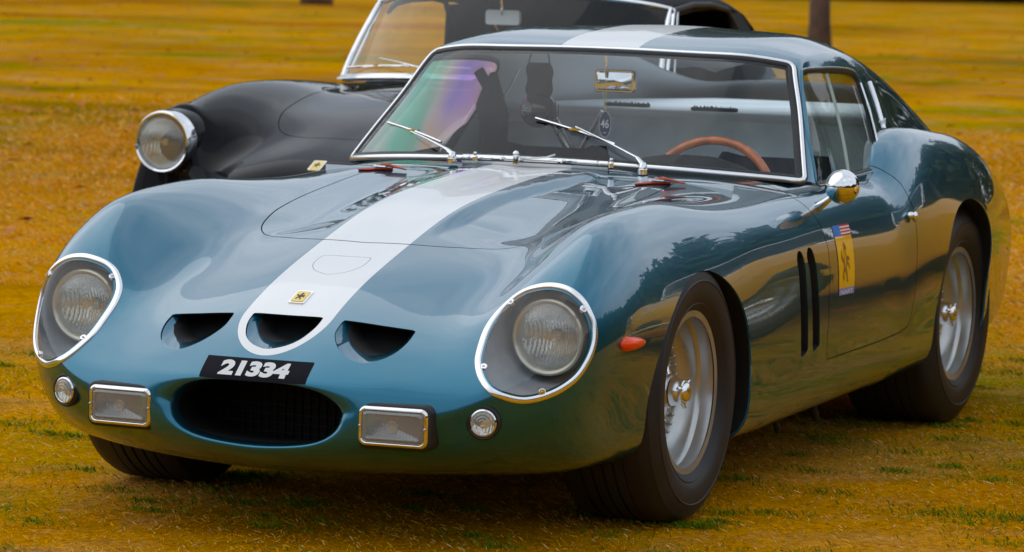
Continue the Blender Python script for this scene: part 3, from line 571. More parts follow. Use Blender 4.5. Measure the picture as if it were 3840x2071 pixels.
for s_ in (1,-1):
    c=(.868,.3585*s_,.3005); yw=R(3)*s_
    g=rect_stack('driving_lamp',M['rubber'],CAR,c,[(.094,.0535,.022,-.06),(.094,.0535,.022,-.002),(.090,.050,.02,.002)],yaw=yw)
    rect_stack('bezel',M['chrome'],g,c,[(.087,.047,.018,-.002),(.0868,.0468,.018,.003),(.0855,.0455,.0175,.007),(.083,.043,.016,.0095),(.0795,.0395,.013,.0105),(.0775,.0375,.012,.009),(.0765,.0365,.011,.003)],cap=False,yaw=yw)
    rect_stack('reflector',M['reflector'],g,c,[(.077,.037,.012,.004),(.070,.031,.012,-.012),(.045,.02,.015,-.024),(.01,.008,.006,-.027)],yaw=yw)
    rect_stack('lens',M['frosted'],g,c,[(.0765,.0365,.011,.006),(.0745,.0345,.010,.009),(.068,.029,.009,.0105),(.067,.028,.009,.009)],yaw=yw)
    mb=MB(); mb.lathe([(0,.0108),(.003,.0108),(.004,.0095),(.011,.0095),(.012,.0108),(.0135,.0108),(.0145,.009)],(0,0,0),'x',32); mb.V=[tuple(Matrix.Rotation(yw,3,'Z')@Vector(v)+Vector(c)) for v in mb.V]; mb.build('bulb_shield',M['frosted'],g)
    for q in (-.081,.081):
        mb=MB(); mb.ball((0,0,0),(.003,.0035,.0035),10,6); v0=Matrix.Rotation(yw,3,'Z')@Vector((.0105,q,.0))+Vector(c); mb.V=[tuple(Vector(v)+v0) for v in mb.V]; mb.build('screw',M['dull_metal'],g)
    # round side lamps
    c=Vector((.792,.5515*s_,.317)); yw=R(14)*s_; Mx=Matrix.Rotation(yw,3,'Z')
    def put(mb): mb.V=[tuple(Mx@Vector(v)+c) for v in mb.V]; return mb
    mb=MB(); mb.lathe([(.0,-.03),(.039,-.03),(.041,-.004),(.0405,.004),(.037,.008),(.033,.006),(.032,-.004),(0,-.004)],axis='x',n=36); il=put(mb).build('side_lamp',M['rubber'],CAR)
    mb=MB(); mb.lathe([(.0325,.002),(.032,.009),(.029,.0115),(.027,.010)],axis='x',n=36); put(mb).build('bezel',M['chrome'],il)
    mb=MB(); mb.lathe([(0,-.002),(.015,-.004),(.028,.005)],axis='x',n=30); put(mb).build('reflector',M['reflector'],il)
    mb=MB(); pr=[(0,.020)]; pr+=[(r_,.020-.010*(r_/.028)**2+.0012*math.cos(r_*900)) for r_ in np.linspace(.003,.0275,16)]; mb.lathe(pr+[(.0275,.006)],axis='x',n=36); put(mb).build('lens',M['frosted'],il,sharp=None)
    # teardrop marker on the flank
    q0,q1=((6.08,6.04),(6.66,6.2)) if s_>0 else ((5.84,5.98),(6.42,6.14))
    p0,n0,_,_=SB.ev([q0[0]],[q0[1]],True); p1,n1,_,_=SB.ev([q1[0]],[q1[1]],True); nn=n0[0]; ax=(p1[0]-p0[0]); ln=np.linalg.norm(ax); ax/=ln; zz=np.cross(nn,ax)
    def tear(k,h,lift,base):
        V=[];F=[]; nS=14; nC=12
        for i in range(nS+1):
            t=i/nS; w=.0185*k*(math.sqrt(max(0,1-(1-min(t/.22,1))**2)))*(1 if t<.22 else math.sqrt(max(0,1-((t-.22)/.78)**1.7)))
            x=-.006*(k-1)*2+t*(ln+.012*(k-1))
            for j in range(nC+1):
                a=math.pi*j/nC; V.append((p0[0]+ax*x+zz*w*math.cos(a)+nn*(base+lift+h*math.sin(a)*w/.0185))*fl if False else (p0[0]+ax*x+zz*(w*math.cos(a))+nn*(base+h*math.sin(a)*w/.0185))*[1,s_,1])
        for i in range(nS):
            for j in range(nC): a=i*(nC+1)+j; F.append((a,a+1,a+nC+2,a+nC+1))
        return V,F
    mb=MB(); mb.add(*tear(1.22,.006,0,-.006)); mk=mb.build('marker_lamp',M['chrome'],CAR,sharp=None)
    mb=MB(); mb.add(*tear(1.28,.003,0,-.006)); mb.build('gasket',M['rubber'],mk,sharp=None)
    mb=MB(); mb.add(*tear(.95,.026,0,-.001)); mb.build('lens',M['orange_lens'],mk,sharp=None)
# grille duct and radiator
i0=SB.ev(np.full(41,.8),np.linspace(0,SB.nv-1,41)); lp=np.concatenate([i0,(i0*[1,-1,1])[::-1][1:-1]]); n=len(lp)
back=(lp-lp.mean(0))*[1,1.15,1.2]+lp.mean(0)-np.array([.20,0,0])
V,F=loft(lp,back); mesh('grille_duct',V,F,M['mesh_black'],CAR)
mb=MB(); mb.box((.585,0,.305),(.01,.62,.26)); rad=mb.build('radiator',M['mesh_black'],CAR)
mb=MB()
for k in range(-9,10): mb.box((.665,k*.022,.305),(.012,.0012,.16))
for k in range(-3,4): mb.box((.665,0,.305+k*.022),(.010,.44,.0012))
tag(mb.build('grille_mesh',M['mesh_black'],CAR,smooth=False),kind='stuff')
# wheel wells
def well(poly,y0):
    u,v=SB.find((0,2),poly,lambda G,U,V:(G[:,1]>.5)&(V>4.)); p=SB.ev(u,v)
    ok=poly[:,1]>.155; q=poly[ok]; p=p[ok]
    # keep the open chain from the front bottom over the top to the rear bottom
    k=np.argmax(np.linalg.norm(np.roll(q,-1,0)-q,axis=1)); q=np.roll(q,-k-1,0); p=np.roll(p,-k-1,0)
    n=len(q); cx=(q[:,0].min()+q[:,0].max())/2
    a=np.stack([p[:,0],p[:,1]-.001,p[:,2]],1); b1=a-np.array([0,.004,0]); in1=np.stack([(q[:,0]-cx)*1.03+cx,np.full(n,.60),q[:,1]+.02],1); in2=np.stack([(q[:,0]-cx)*1.03+cx,np.full(n,y0),q[:,1]+.02],1)
    for s_ in (1,-1):
        V=np.concatenate([a,b1])*[1,s_,1]; F=[(i,i+1,n+i+1,n+i) for i in range(n-1)]; mesh('arch_lip',V,F,M['teal_solid'],CAR)
        V=np.concatenate([b1,in1,in2])*[1,s_,1]; F=[(k*n+i,k*n+i+1,(k+1)*n+i+1,(k+1)*n+i) for k in range(2) for i in range(n-1)]+[tuple(2*n+i for i in range(n))]; mesh('wheel_well',V,F,M['black'],CAR)
well(ARCH_F,.38); well(ARCH_R,.36)
mb=MB(); mb.box((-1.45,0,.185),(3.6,.80,.03)); mb.build('floor_pan',M['black'],CAR)
for x in (-1.05,-1.38):   # exhaust and jacking brackets under the sill
    mb=MB(); mb.tube([(x,.60,.19),(x-.01,.62,.13),(x-.03,.62,.105)],.010,8); mb.build('jacking_bracket',M['rubber'],CAR)

# ---- wheels
def wheel(name,parent,c,s_,rr,tw=.185,steer=0.):
    """c: hub centre in the rim lip plane; s_=+1 on the car's left"""
    w=empty(name,(0,0,0)); w.parent=parent
    T=Matrix.Translation(Vector(c))@Matrix.Rotation(steer,4,'Z')@(Matrix.Diagonal((1,1,1,1)) if s_>0 else Matrix.Rotation(math.pi,4,'Z'))
    def fin(mb): mb.V=[tuple(T@Vector(v)) for v in mb.V]; return mb
    R0=rr
    pr=[(.188,.0),(.2035,.003),(.208,.008),(.222,.017),(.224,.0155),(.226,.0175),(.242,.0235),(.262,.025),(.275,.0245),(.277,.0262),(.279,.0262),(.281,.0238),(.297,.0175),(.311,.009),(R0-.010,-.001),(R0-.0035,-.010),(R0,-.024),(R0+.001,-.060)]
    for k in range(5):
        y=-.062-k*(tw-.09)/5; pr+=[(R0+.001,y+.006),(R0-.005,y+.004),(R0-.005,y+.0005),(R0+.001,y-.001)]
    pr+=[(R0,-tw+.02),(R0-.006,-tw+.007),(R0-.02,-tw-.001),(.27,-tw-.010),(.21,-tw+.005),(.19,-tw+.02)]
    mb=MB(); mb.lathe(pr,axis='y',n=96); ty=fin(mb).build('tyre',M['tyre'],w,sharp=28)
    mb=MB(); mb.lathe([(.188,.001),(.2035,.0035),(.2075,.001),(.2075,-.001),(.2045,-.0035),(.1955,-.005),(.1935,-.012),(.1915,-.022),(.190,-.034),(.1835,-.040),(.1815,-.048),(.1795,-.066),(.1745,-.073),(.171,-.081),(.160,-.090),(.142,-.097),(.127,-.100),(.119,-.106),(.117,-.135),(.15,-.155),(.19,-tw+.02)],axis='y',n=96)
    fin(mb).build('rim',M['rim'],w,sharp=40)
    mb=MB(); mb.lathe([(0,-.042),(.030,-.042),(.040,-.046),(.043,-.052),(.040,-.056),(.036,-.060),(.036,-.10),(.055,-.115),(.055,-.15),(0,-.15)],axis='y',n=40); hb=fin(mb).build('hub',M['dull_metal'],w)
    mb=MB()
    for k in range(72):
        a=2*math.pi*k/72; off=(.20 if k%2 else -.20)*(1 if (k//2)%2 else 1)
        r0,y0=(.038,-.060) if k%2 else (.045,-.112); r1,y1=(.122,-.095) if k%2 else (.148,-.088)
        p0=(r0*math.cos(a+off*2.6),y0,r0*math.sin(a+off*2.6)); p1=(r1*math.cos(a),y1,r1*math.sin(a)); mb.tube([p0,p1],.0023,5,cap=False)
    tag(fin(mb).build('wire_spokes',M['chrome'],w,sharp=None),kind='stuff')
    mb=MB()
    for k in range(72):
        a=2*math.pi*k/72; r1,y1=(.1225,-.094) if k%2 else (.148,-.087); mb.ball((r1*math.cos(a),y1,r1*math.sin(a)),(.0058,.0058,.0058),8,6)
    tag(fin(mb).build('spoke_nipples',M['rim'],w,sharp=None),kind='stuff')
    mb=MB(); mb.lathe([(0,.002),(.012,.003),(.020,.001),(.0245,-.004),(.026,-.010),(.030,-.012),(.0315,-.022),(.034,-.026),(.036,-.042),(.0,-.042)],axis='y',n=40); sp=fin(mb).build('knock_off',M['frame'],w)
    for k in range(3):
        a=2*math.pi*k/3+.35; mb=MB(); u=Vector((math.cos(a),0,math.sin(a)))
        mb.tube([u*.020+Vector((0,-.014,0)),u*.030+Vector((0,-.016,0)),u*.037+Vector((0,-.013,0)),u*.042+Vector((0,-.010,0))],[.010,.008,.006,.004],10,flat=.6); fin(mb).build('ear',M['frame'],sp)
    mb=MB(); mb.lathe([(0,-.15),(.12,-.15),(.125,-.156),(.125,-.165),(0,-.165)],axis='y',n=32); fin(mb).build('brake_disc',M['dull_metal'],w)
    return w
wheel('wheel',CAR,(0,.758,.326),1,.325,.235,R(1)); wheel('wheel',CAR,(0,-.795,.326),-1,.325,.235,R(1))
wheel('wheel',CAR,(-2.40,.722,.336),1,.336,.27); wheel('wheel',CAR,(-2.40,-.722,.336),-1,.336,.27)
# ------------------------------------------------------------ cabin of the teal coupe
gh=SG.grid(0,SG.nu-1,(SG.nu-1)*16+1,0,SG.nv-1,(SG.nv-1)*12+1)
SWIN=np.concatenate([smooth_poly([(-1.283,1.050),(-1.315,1.083),(-1.345,1.092),(-1.48,1.094),(-1.61,1.092),(-1.735,1.086),(-1.800,1.076),(-1.826,1.050),(-1.822,.99)],5,False),dense([(-1.816,.96),(-1.735,.808),(-1.477,.797),(-1.085,.786)],.03,False)])
SWIN=np.concatenate([SWIN,dense([(-1.085,.786),(-1.115,.83),(-1.175,.92),(-1.283,1.05)],.03,False)[1:-1]])
RWIN=smooth_poly([(-2.12,0),(-2.12,.25),(-2.16,.345),(-2.30,.365),(-2.7,.325),(-2.88,.27),(-2.91,.15),(-2.92,0),(-2.91,-.15),(-2.88,-.27),(-2.7,-.325),(-2.30,-.365),(-2.16,-.345),(-2.12,-.25)],5)
g=gh.clip(np.maximum(gh.uv[:,0]-3.,gh.uv[:,1]-4.))
g=cut(g,SWIN,(0,2),0,lambda p,uv:uv[:,1]-4.3); g=cut(g,RWIN,(0,1),0,lambda p,uv:5-uv[:,1])
g.build('roof',M['teal'],CAR)
glassn=SG.grid(0,3,40,0,4,60); glassn.build('windscreen',M['windscreen'],CAR,off=-.003)
sg=cut(gh,SWIN,(0,2),-.004,lambda p,uv:uv[:,1]-4.3,True)
sg.build('side_window',M['side_glass'],CAR,'one',side=1,off=-.008); sg.build('side_window',M['rainbow'],CAR,'one',side=-1,off=-.008)
cut(gh,RWIN,(0,1),-.004,lambda p,uv:5-uv[:,1],True).build('rear_window',M['windscreen'],CAR,off=-.004)
# windscreen surround
pth=[(0,v) for v in np.linspace(0,3.85,40)]+[(.03,3.95),(.12,4.0)]+[(u,4.) for u in np.linspace(.2,2.78,24)]+[(2.88,3.97),(2.95,3.90)]+[(2.99,3.80)]+[(3.,v) for v in np.linspace(3.7,0,40)]
pth=np.array(pth); P_,N_,_,_=SG.ev(pth[:,0],pth[:,1],True)
loopP=np.concatenate([P_,(P_*[1,-1,1])[::-1][1:-1]]); loopN=np.concatenate([N_,(N_*[1,-1,1])[::-1][1:-1]])
def ribbon(loop,nrm,offs,m,name,parent,closed=True):
    """cross-section offs=[(sideways, outwards)...] swept along a loop"""
    t=np.roll(loop,-1,0)-np.roll(loop,1,0); t/=np.linalg.norm(t,axis=1)[:,None]+1e-9; s=np.cross(nrm,t); s/=np.linalg.norm(s,axis=1)[:,None]+1e-9
    if ((loop.mean(0)-loop)*s).sum()<0: s=-s
    n=len(loop); V=np.concatenate([loop+s*a+nrm*b for a,b in offs]); K=len(offs)
    F=[(k*n+i,k*n+(i+1)%n,(k+1)*n+(i+1)%n,(k+1)*n+i) for k in range(K-1) for i in range(n if closed else n-1)]
    o=mesh(name,V,F,m,parent)
    bm=bmesh.new(); bm.from_mesh(o.data); bmesh.ops.recalc_face_normals(bm,faces=bm.faces); bm.to_mesh(o.data); bm.free(); return o
fr=ribbon(loopP,loopN,[(-.0080,-.002),(-.0070,.0030),(-.004,.0052),(.003,.0052),(.0058,.0032),(.0065,-.001)],M['frame'],'windscreen_frame',CAR)
ribbon(loopP,loopN,[(.004,.0022),(.010,.002),(.019,-.001),(.0195,-.014)],M['rubber'],'windscreen_seal',CAR)
ribbon(loopP,loopN,[(-.0125,.0005),(-.0075,.002),(-.005,.001)],M['rubber'],'outer_seal',CAR)
u_,v_=SG.find((0,2),dense(SWIN,.02),lambda G,U,V:V>4.2); sp_,sn_,_,_=SG.ev(u_,v_,True)
for s_ in (1,-1):
    f_=np.array([1,s_,1])
    ribbon(sp_*f_,sn_*f_,[(-.006,.0005),(-.004,.004),(-.0005,.004),(.001,.000),(.001,-.012)],M['teal_plain'],'side_window_frame',CAR)
    ribbon(sp_*f_,sn_*f_,[(.0008,-.002),(.004,-.001),(.006,-.006),(.012,-.010)],M['rubber'],'side_window_seal',CAR)
# bright strip down the rear edge of each side window, and the slot behind it
for s_ in (1,-1):
    f_=np.array([1,s_,1]); q=np.array([(-1.826,1.045),(-1.822,.97),(-1.79,.90),(-1.738,.81)]); u_,v_=SG.find((0,2),dense(q,.02,False),lambda G,U,V:V>4.2); a,n_,_,_=SG.ev(u_,v_,True)
    mb=MB(); mb.tube((a+n_*.004)*f_+np.array([.010,0,0]),.0035,8); mb.build('window_channel',M['chrome'],CAR)
    q=np.array([(-1.973,1.046),(-1.965,.985),(-1.935,.911)]); u_,v_=SG.find((0,2),dense(q,.01,False),lambda G,U,V:V>4.2); a,n_,_,_=SG.ev(u_,v_,True)
    mb=MB(); mb.tube((a+n_*.002)*f_,.011,10,flat=.35); mb.build('quarter_vent',M['chrome'],CAR)
u_,v_=SG.find((0,1),np.abs(dense(RWIN,.02)),lambda G,U,V:V<5); a,n_,_,_=SG.ev(u_,v_,True); sgn=np.where(dense(RWIN,.02)[:,1]<0,-1,1); a[:,1]*=sgn; n_[:,1]*=sgn
ribbon(a,n_,[(-.009,0),(-.007,.006),(0,.008),(.007,.005),(.009,-.004)],M['chrome'],'rear_window_frame',CAR)
ribbon(a,n_,[(.008,.001),(.014,-.001),(.014,-.02),(-.006,-.02)],M['white_print'],'rear_window_seal',CAR)
u_,v_=SG.find((0,2),dense(np.array([(-1.535,1.085),(-1.455,.800)]),.02,False),lambda G,U,V:V>4.2); a,n_,_,_=SG.ev(u_,v_,True)
mb=MB(); mb.tube(a-n_*.011,.006,6,flat=.3); mb.build('slanting_pane_strip',M['grey_panel'],CAR)  # pale slanting strip set just inside the left side window
# interior
def plate4(name,q,m,parent=CAR,t=.01):
    q=[Vector(v) for v in q]; n=(q[1]-q[0]).cross(q[2]-q[0]).normalized()*t; mb=MB(); k=len(q)
    mb.add(q+[v+n for v in q],[tuple(range(k-1,-1,-1)),tuple(range(k,2*k))]+[(i,(i+1)%k,k+(i+1)%k,k+i) for i in range(k)]); return mb.build(name,m,parent,smooth=False)
plate4('rear_bulkhead',[(-1.60,-.64,.20),(-1.60,.64,.20),(-1.935,.645,.885),(-1.956,.60,.928),(-1.956,-.60,.928),(-1.935,-.645,.885)],M['grey_dark'])
for y in (-.55,-.30,.02,.33,.57):
    mb=MB(); mb.tube([(-1.62,y,.26),(-1.948,y,.925)],.0025,5); mb.build('bulkhead_seam',M['rubber'],CAR)
sh_=MB(); sh_.tube([(-1.945,-.62,.925),(-1.945,.62,.925)],.014,10); sh_.build('bulkhead_roll',M['grey_panel'],CAR)
plate4('parcel_shelf',[(-1.95,-.62,.93),(-1.95,.62,.93),(-2.5,.46,.935),(-2.92,.27,.935),(-2.92,-.27,.935),(-2.5,-.46,.935)],M['grey_panel'],t=.008)
plate4('parcel_shelf_step',[(-1.93,-.64,.55),(-1.93,-.20,.55),(-1.93,-.26,.885),(-1.93,-.64,.885)],M['grey_panel'],t=.01)
plate4('cabin_floor',[(-.55,-.66,.24),(-.55,.66,.24),(-1.95,.66,.24),(-1.95,-.66,.24)],M['grey_dark'])
plate4('firewall',[(-.66,-.60,.20),(-.66,.60,.20),(-.72,.60,.80),(-.72,-.60,.80)],M['grey_dark'])
for s_ in (1,-1): plate4('door_lining',[(-.75,.700*s_,.25),(-1.9,.700*s_,.25),(-1.9,.66*s_,.72),(-.95,.66*s_,.72)],M['grey_dark'],t=.008)
mb=MB(); V=[];F=[]
for i in range(25):
    y=-.64+1.28*i/24; hump=.055*math.exp(-((y-.36)/.14)**4); x0=-.78-.28*(abs(y)/.64)**2.4
    V+= [(x0,y,.800),(x0-.10,y,.806+hump),(x0-.17,y,.800+hump),(x0-.18,y,.70)]
for i in range(24):
    for k in range(3): F.append((i*4+k,(i+1)*4+k,(i+1)*4+k+1,i*4+k+1))
mb.add(V,F); mb.build('dashboard',M['black_cloth'],CAR)
# steering wheel
T=Matrix.Translation((-1.16,.36,.705))@Matrix.Rotation(R(-18),4,'Y')
def inT(mb,T): mb.V=[tuple(T@Vector(v)) for v in mb.V]; return mb
sw=empty('steering_wheel',(0,0,0)); sw.parent=CAR
mb=MB(); mb.tube([(0,.195*math.cos(a),.195*math.sin(a)) for a in np.linspace(0,2*math.pi,64,endpoint=False)],.0125,12,closed=True); inT(mb,T).build('rim',M['wood'],sw)
for a in (R(180),R(0),R(270)):
    mb=MB(); mb.tube([(.03,.03*math.cos(a),.03*math.sin(a)),(0,.186*math.cos(a),.186*math.sin(a))],[.013,.008],8,flat=.3); inT(mb,T).build('spoke',M['dull_metal'],sw)
mb=MB(); mb.lathe([(0,-.01),(.03,-.01),(.035,.01),(.02,.05),(.02,.3)],axis='x',n=24); inT(mb,T).build('hub',M['rubber'],sw)
# seats
for y,rx in ((.34,0),(-.36,0)):
    st=empty('seat',(0,0,0)); st.parent=CAR
    def shell(name,pts,w,m):
        V=[];F=[];n=len(pts);K=9
        for i,(x,z) in enumerate(pts):
            for k in range(K):
                t=k/(K-1)*2-1; ww=w*(1-.28*(i/(n-1))**3); V.append((x+.06*abs(t)**3,y+t*ww,z+.03*abs(t)**3))
        for i in range(n-1):
            for k in range(K-1): F.append((i*K+k,i*K+k+1,(i+1)*K+k+1,(i+1)*K+k))
        b_=MB(); b_.add(V,F); o=b_.build(name,m,st); md=o.modifiers.new('thickness','SOLIDIFY'); md.thickness=.05; return o
    shell('seat_cushion',[(-1.32,.40),(-1.4,.42),(-1.5,.40),(-1.6,.38),(-1.70,.37)],.22,M['seat'])
    shell('seat_back',[(-1.69,.36),(-1.73,.45),(-1.76,.55),(-1.79,.65),(-1.82,.74),(-1.845,.80)],.23,M['seat'])
# bracing tubes behind the seats
for a,b_,r in (((-1.85,-.40,.905),(-1.85,-.28,.72),.016),((-1.85,-.235,.93),(-1.85,-.335,.76),.009),((-1.86,-.57,.80),(-1.80,-.48,.62),.012)):
    mb=MB(); mb.tube([a,b_],r,12); mb.build('brace_tube',M['dull_metal'],CAR)
mb=MB(); mb.tube([(-1.72,-.60,1.06),(-1.66,-.52,.98),(-1.55,-.47,.86),(-1.45,-.45,.70)],.022,8,flat=.2); mb.build('harness_strap',M['black_cloth'],CAR)
mb=MB(); mb.tube([(-1.80,-.61,1.02),(-1.78,-.56,.90),(-1.70,-.53,.72)],.05,10,flat=.4); mb.build('pillar_trim',M['black_cloth'],CAR)
# rear view mirror
mr=empty('rear_view_mirror',(0,0,0)); mr.parent=CAR
mb=MB(); mb.tube([(-1.27,.0,1.125),(-1.285,0,1.052)],.0042,8); mb.build('stem',M['chrome'],mr)
rect_stack('mirror_housing',M['chrome'],mr,(-1.30,.022,1.042),[(.060,.032,.012,-.012),(.0605,.0325,.012,.006),(.058,.030,.011,.010)],yaw=R(2))
rect_stack('mirror_glass',M['chrome'],mr,(-1.30,.022,1.042),[(.055,.027,.01,.0105),(.054,.026,.01,.0112)],yaw=R(2))
# dark brush strips lying on the shelf
for x,y in ((-2.06,-.24),(-1.99,.07)):
    mb=MB(); mb.box((x,y,.944),(.03,.14,.010))
    for k in range(26): mb.tube([(x,y-.068+.0055*k,.947),(x+random.uniform(-.01,.01),y-.068+.0055*k+random.uniform(-.004,.004),.952+random.uniform(-.002,.002))],.0018,4)
    o=mb.build('brush_strip',M['black_cloth'],None); tag(o,'dark bristle strip on the rear shelf, '+('between the headset and the tag' if y<0 else 'above the steering wheel'),'brush','brush strips on the rear shelf')
# headset in its bag, hanging inside on the passenger side
HS=empty('intercom_headset',(-1.65,-.362,.935)); tag(HS,'black padded headset with white lettering hanging behind the passenger side of the windscreen','headset')
mb=MB(); mb.lathe([(0,.040),(.018,.039),(.038,.032),(.050,.018),(.054,0),(.052,-.02),(.04,-.035),(0,-.04)],(0,0,0),'x',32); mb.build('ear_cup',M['helmet'],HS)
for k in range(5):
    mb=MB(); a=k*.13; mb.tube([(.0,.025+.01*k,.045-a*.05),(.015,.052+.005*k,.03-a*.2),(.01,.062+.004*k,-.005-a*.1),(0,.045,-.03)],.0014,5); mb.build('wire',M['rubber'],HS)
TV,TF=textmesh('Stilo',.026,.0004)
V=[(.0405-.9*((v[0])**2+(v[1]-.0)**2)*8,v[0]-.012,v[1]+.004) for v in TV]; mesh('lettering',V,TF,M['white_print'],HS,False)
HB=empty('headset_bag',(-1.65,-.362,1.03)); tag(HB,'limp black cloth bag hanging directly above the black headset','bag')
V=[];F=[]
for i in range(9):
    t=i/8; w=.034+.010*math.sin(t*3)+.004*math.sin(9*t)
    for k in range(16):
        a=2*math.pi*k/16; V.append((.02*math.sin(a)*(1-.3*t),w*math.cos(a)*(1+.05*math.sin(3*a+5*t))+.003*t,.045-.10*t))
F=[(i*16+k,i*16+(k+1)%16,(i+1)*16+(k+1)%16,(i+1)*16+k) for i in range(8) for k in range(16)]+[tuple(range(16)),tuple(8*16+k for k in range(16))]
mb=MB(); mb.add(V,F); mb.build('bag_body',M['black_cloth'],HB)
for y in (-.034,.034):
    mb=MB(); mb.tube([(0,y,.042),(0,y*.9,.06),(-.01,y*.5,.10)],.0025,6); mb.build('cord',M['black_cloth'],HB)
# number tag on a yellow string
TG=empty('number_tag',(-1.30,-.006,.918)); tag(TG,'dark blue oval card with white 46 hanging on a yellow string below the cabin mirror','tag')
mb=MB(); mb.lathe([(0,.0012),(.0165,.0012),(.0172,0),(.0165,-.0012),(0,-.0012)],(0,0,0),'x',40); mb.V=[(x,y,z*2.1) for x,y,z in mb.V]; mb.build('card',M['navy'],TG)
mb=MB(); mb.tube([(.0008,.0178*math.cos(a),.0178*2.08*math.sin(a)) for a in np.linspace(0,2*math.pi,40,endpoint=False)],.0008,6,closed=True); mb.build('card_edge',M['white_print'],TG)
TV,TF=textmesh('46',.030,.0003); mesh('lettering',[(.0022,v[0]*.86,v[1]*1.15) for v in TV],TF,M['white_print'],TG,False)
mb=MB(); mb.box((.002,0,-.024),(.0006,.010,.002)); mb.build('small_print',M['white_print'],TG)
mb=MB(); mb.tube([(0,0,.036),(.006,-.006,.085),(.012,.0,.128)],.0009,5); mb.tube([(0,0,.036),(.006,.004,.085),(.012,.003,.128)],.0009,5); mb.build('string',M['string'],TG)

# ---- small things on the bodywork
def on_body(ax,pts,cond,off=0.,surf=SB,neg=True):
    pts=np.atleast_2d(np.array(pts,float)).copy(); sg=np.ones(len(pts))
    if 1 in ax and neg:
        k=ax.index(1); sg=np.where(pts[:,k]<0,-1,1); pts[:,k]=np.abs(pts[:,k])
    u,v=surf.find(ax,pts,cond); p,n,_,_=surf.ev(u,v,True); p=p+n*off; p[:,1]*=sg; n[:,1]*=sg; return p,n
nose=lambda G,U,V:(G[:,0]>.55)&(V<5.)&(U>1.6)
def decal(name,poly,ax,cond,off,m,parent,step=.012,grid_n=None):
    """flat print wrapped on the body: grid fill of a four-cornered outline"""
    a,b_,c,d=[np.array(q,float) for q in poly]; nu_,nv_=grid_n or (14,8)
    g_=[(a*(1-s)+b_*s)*(1-t)+(d*(1-s)+c*s)*t for t in np.linspace(0,1,nv_+1) for s in np.linspace(0,1,nu_+1)]
    p,n=on_body(ax,g_,cond,off); F=[(j*(nu_+1)+i,j*(nu_+1)+i+1,(j+1)*(nu_+1)+i+1,(j+1)*(nu_+1)+i) for j in range(nv_) for i in range(nu_)]
    o=mesh(name,p,F,m,parent); return o
pl=decal('number_plate',[(-.139,.3865),(.139,.3865),(.139,.433),(-.139,.433)],(1,2),nose,.0016,M['plate'],CAR,grid_n=(24,6))
TV,TF=textmesh('21334',.043,.0024)
TV=TV-[(TV[:,0].max()+TV[:,0].min())/2,(TV[:,1].max()+TV[:,1].min())/2,0]; w_=TV[:,0].max(); h_=TV[:,1].max()
p,n=on_body((1,2),[(x/w_*.0905,.4105+y/h_*.0160) for x,y,_ in TV],nose,.0028); mesh('lettering',p,TF,M['white_print'],pl,False)
# prancing horse outline, used on the badges and the sticker
HORSE=[(.30,.98),(.36,.90),(.46,.84),(.44,.78),(.34,.80),(.36,.70),(.42,.62),(.56,.64),(.66,.56),(.62,.52),(.52,.56),(.46,.52),(.60,.44),(.66,.34),(.60,.33),(.52,.42),(.40,.44),(.34,.36),(.40,.26),(.44,.12),(.50,.04),(.36,.04),(.36,.14),(.28,.26),(.20,.30),(.10,.22),(.14,.10),(.04,.08),(.02,.16),(.04,.28),(.12,.40),(.10,.48),(.00,.52),(-.08,.62),(-.02,.74),(.06,.78),(.02,.68),(.06,.60),(.14,.58),(.20,.68),(.22,.80),(.24,.90)]
def horse(name,fn,m,parent):
    bm=bmesh.new(); vs=[bm.verts.new(fn(x,y)) for x,y in HORSE]; f=bm.faces.new(vs); bmesh.ops.triangulate(bm,faces=[f]); me=bpy.data.meshes.new(name); bm.to_mesh(me); bm.free(); return link(name,me,m,parent,False)
def badge(parent,c,n,up,w,h,m=None):
    """enamel badge lying on a surface: c centre, n normal, up = direction of its top"""
    n=Vector(n).normalized(); r=Vector(up).cross(n).normalized(); u=n.cross(r).normalized(); c=Vector(c)
    f=lambda x,y,z: tuple(c+r*x+u*y+n*z)
    e=empty('badge',(0,0,0)); e.parent=parent
    def sl(name,w,h,z0,z1,m):
        q=rrect(w/2,h/2,.004,4); k=len(q); mb=MB(); mb.add([f(a,b_,z0) for a,b_ in q]+[f(a*.97,b_*.97,z1) for a,b_ in q],[tuple(range(k,2*k))]+[(i,(i+1)%k,k+(i+1)%k,k+i) for i in range(k)]); return mb.build(name,m,e)
    sl('badge_base',w+.008,h+.012,-.002,.0035,M['chrome']); sl('enamel',w,h,.003,.0048,M['yellow_badge'])
    horse('horse',lambda x,y:f((x-.28)*h*.62,(y-.5)*h*.70,.0055),M['horse'],e)
p,n=on_body((0,1),[(.628,-.006)],nose); badge(CAR,p[0],n[0],(-1,0,.8),.034,.052)
# wipers
def wiper(parent,piv,elbow,bl0,blm,bl1,nrm):
    w=empty('wiper',(0,0,0)); w.parent=parent; nv=Vector(nrm)
    mb=MB(); mb.lathe([(0,.014),(.007,.013),(.010,.008),(.011,-.004),(.014,-.006),(.014,-.02)],piv,'z',20); mb.build('pivot',M['chrome'],w)
    a=Vector(piv)+Vector((0,0,.008)); mb=MB(); mb.tube([a,Vector(elbow)],[.0085,.006],8,flat=.6); mb.tube([Vector(elbow),Vector(elbow)*.5+Vector(blm)*.5+nv*.006,Vector(blm)+nv*.006],[.0055,.004,.003],8,flat=.6); mb.build('arm',M['chrome'],w)
    b0,b1=Vector(bl0),Vector(bl1); ln=b1-b0; pts=[b0+ln*t+nv*(.0035+.004*math.sin(math.pi*t)) for t in np.linspace(0,1,9)]
    mb=MB(); mb.tube(pts,.0034,6); mb.box(tuple(b0+ln*.5+nv*.009),(.012,.03,.006)); mb.build('blade',M['chrome'],w)
    mb=MB(); mb.tube([p_-nv*.0035 for p_ in pts],.0022,5); mb.build('blade_rubber',M['rubber'],w)
wn=Vector((.55,-.12,.82))
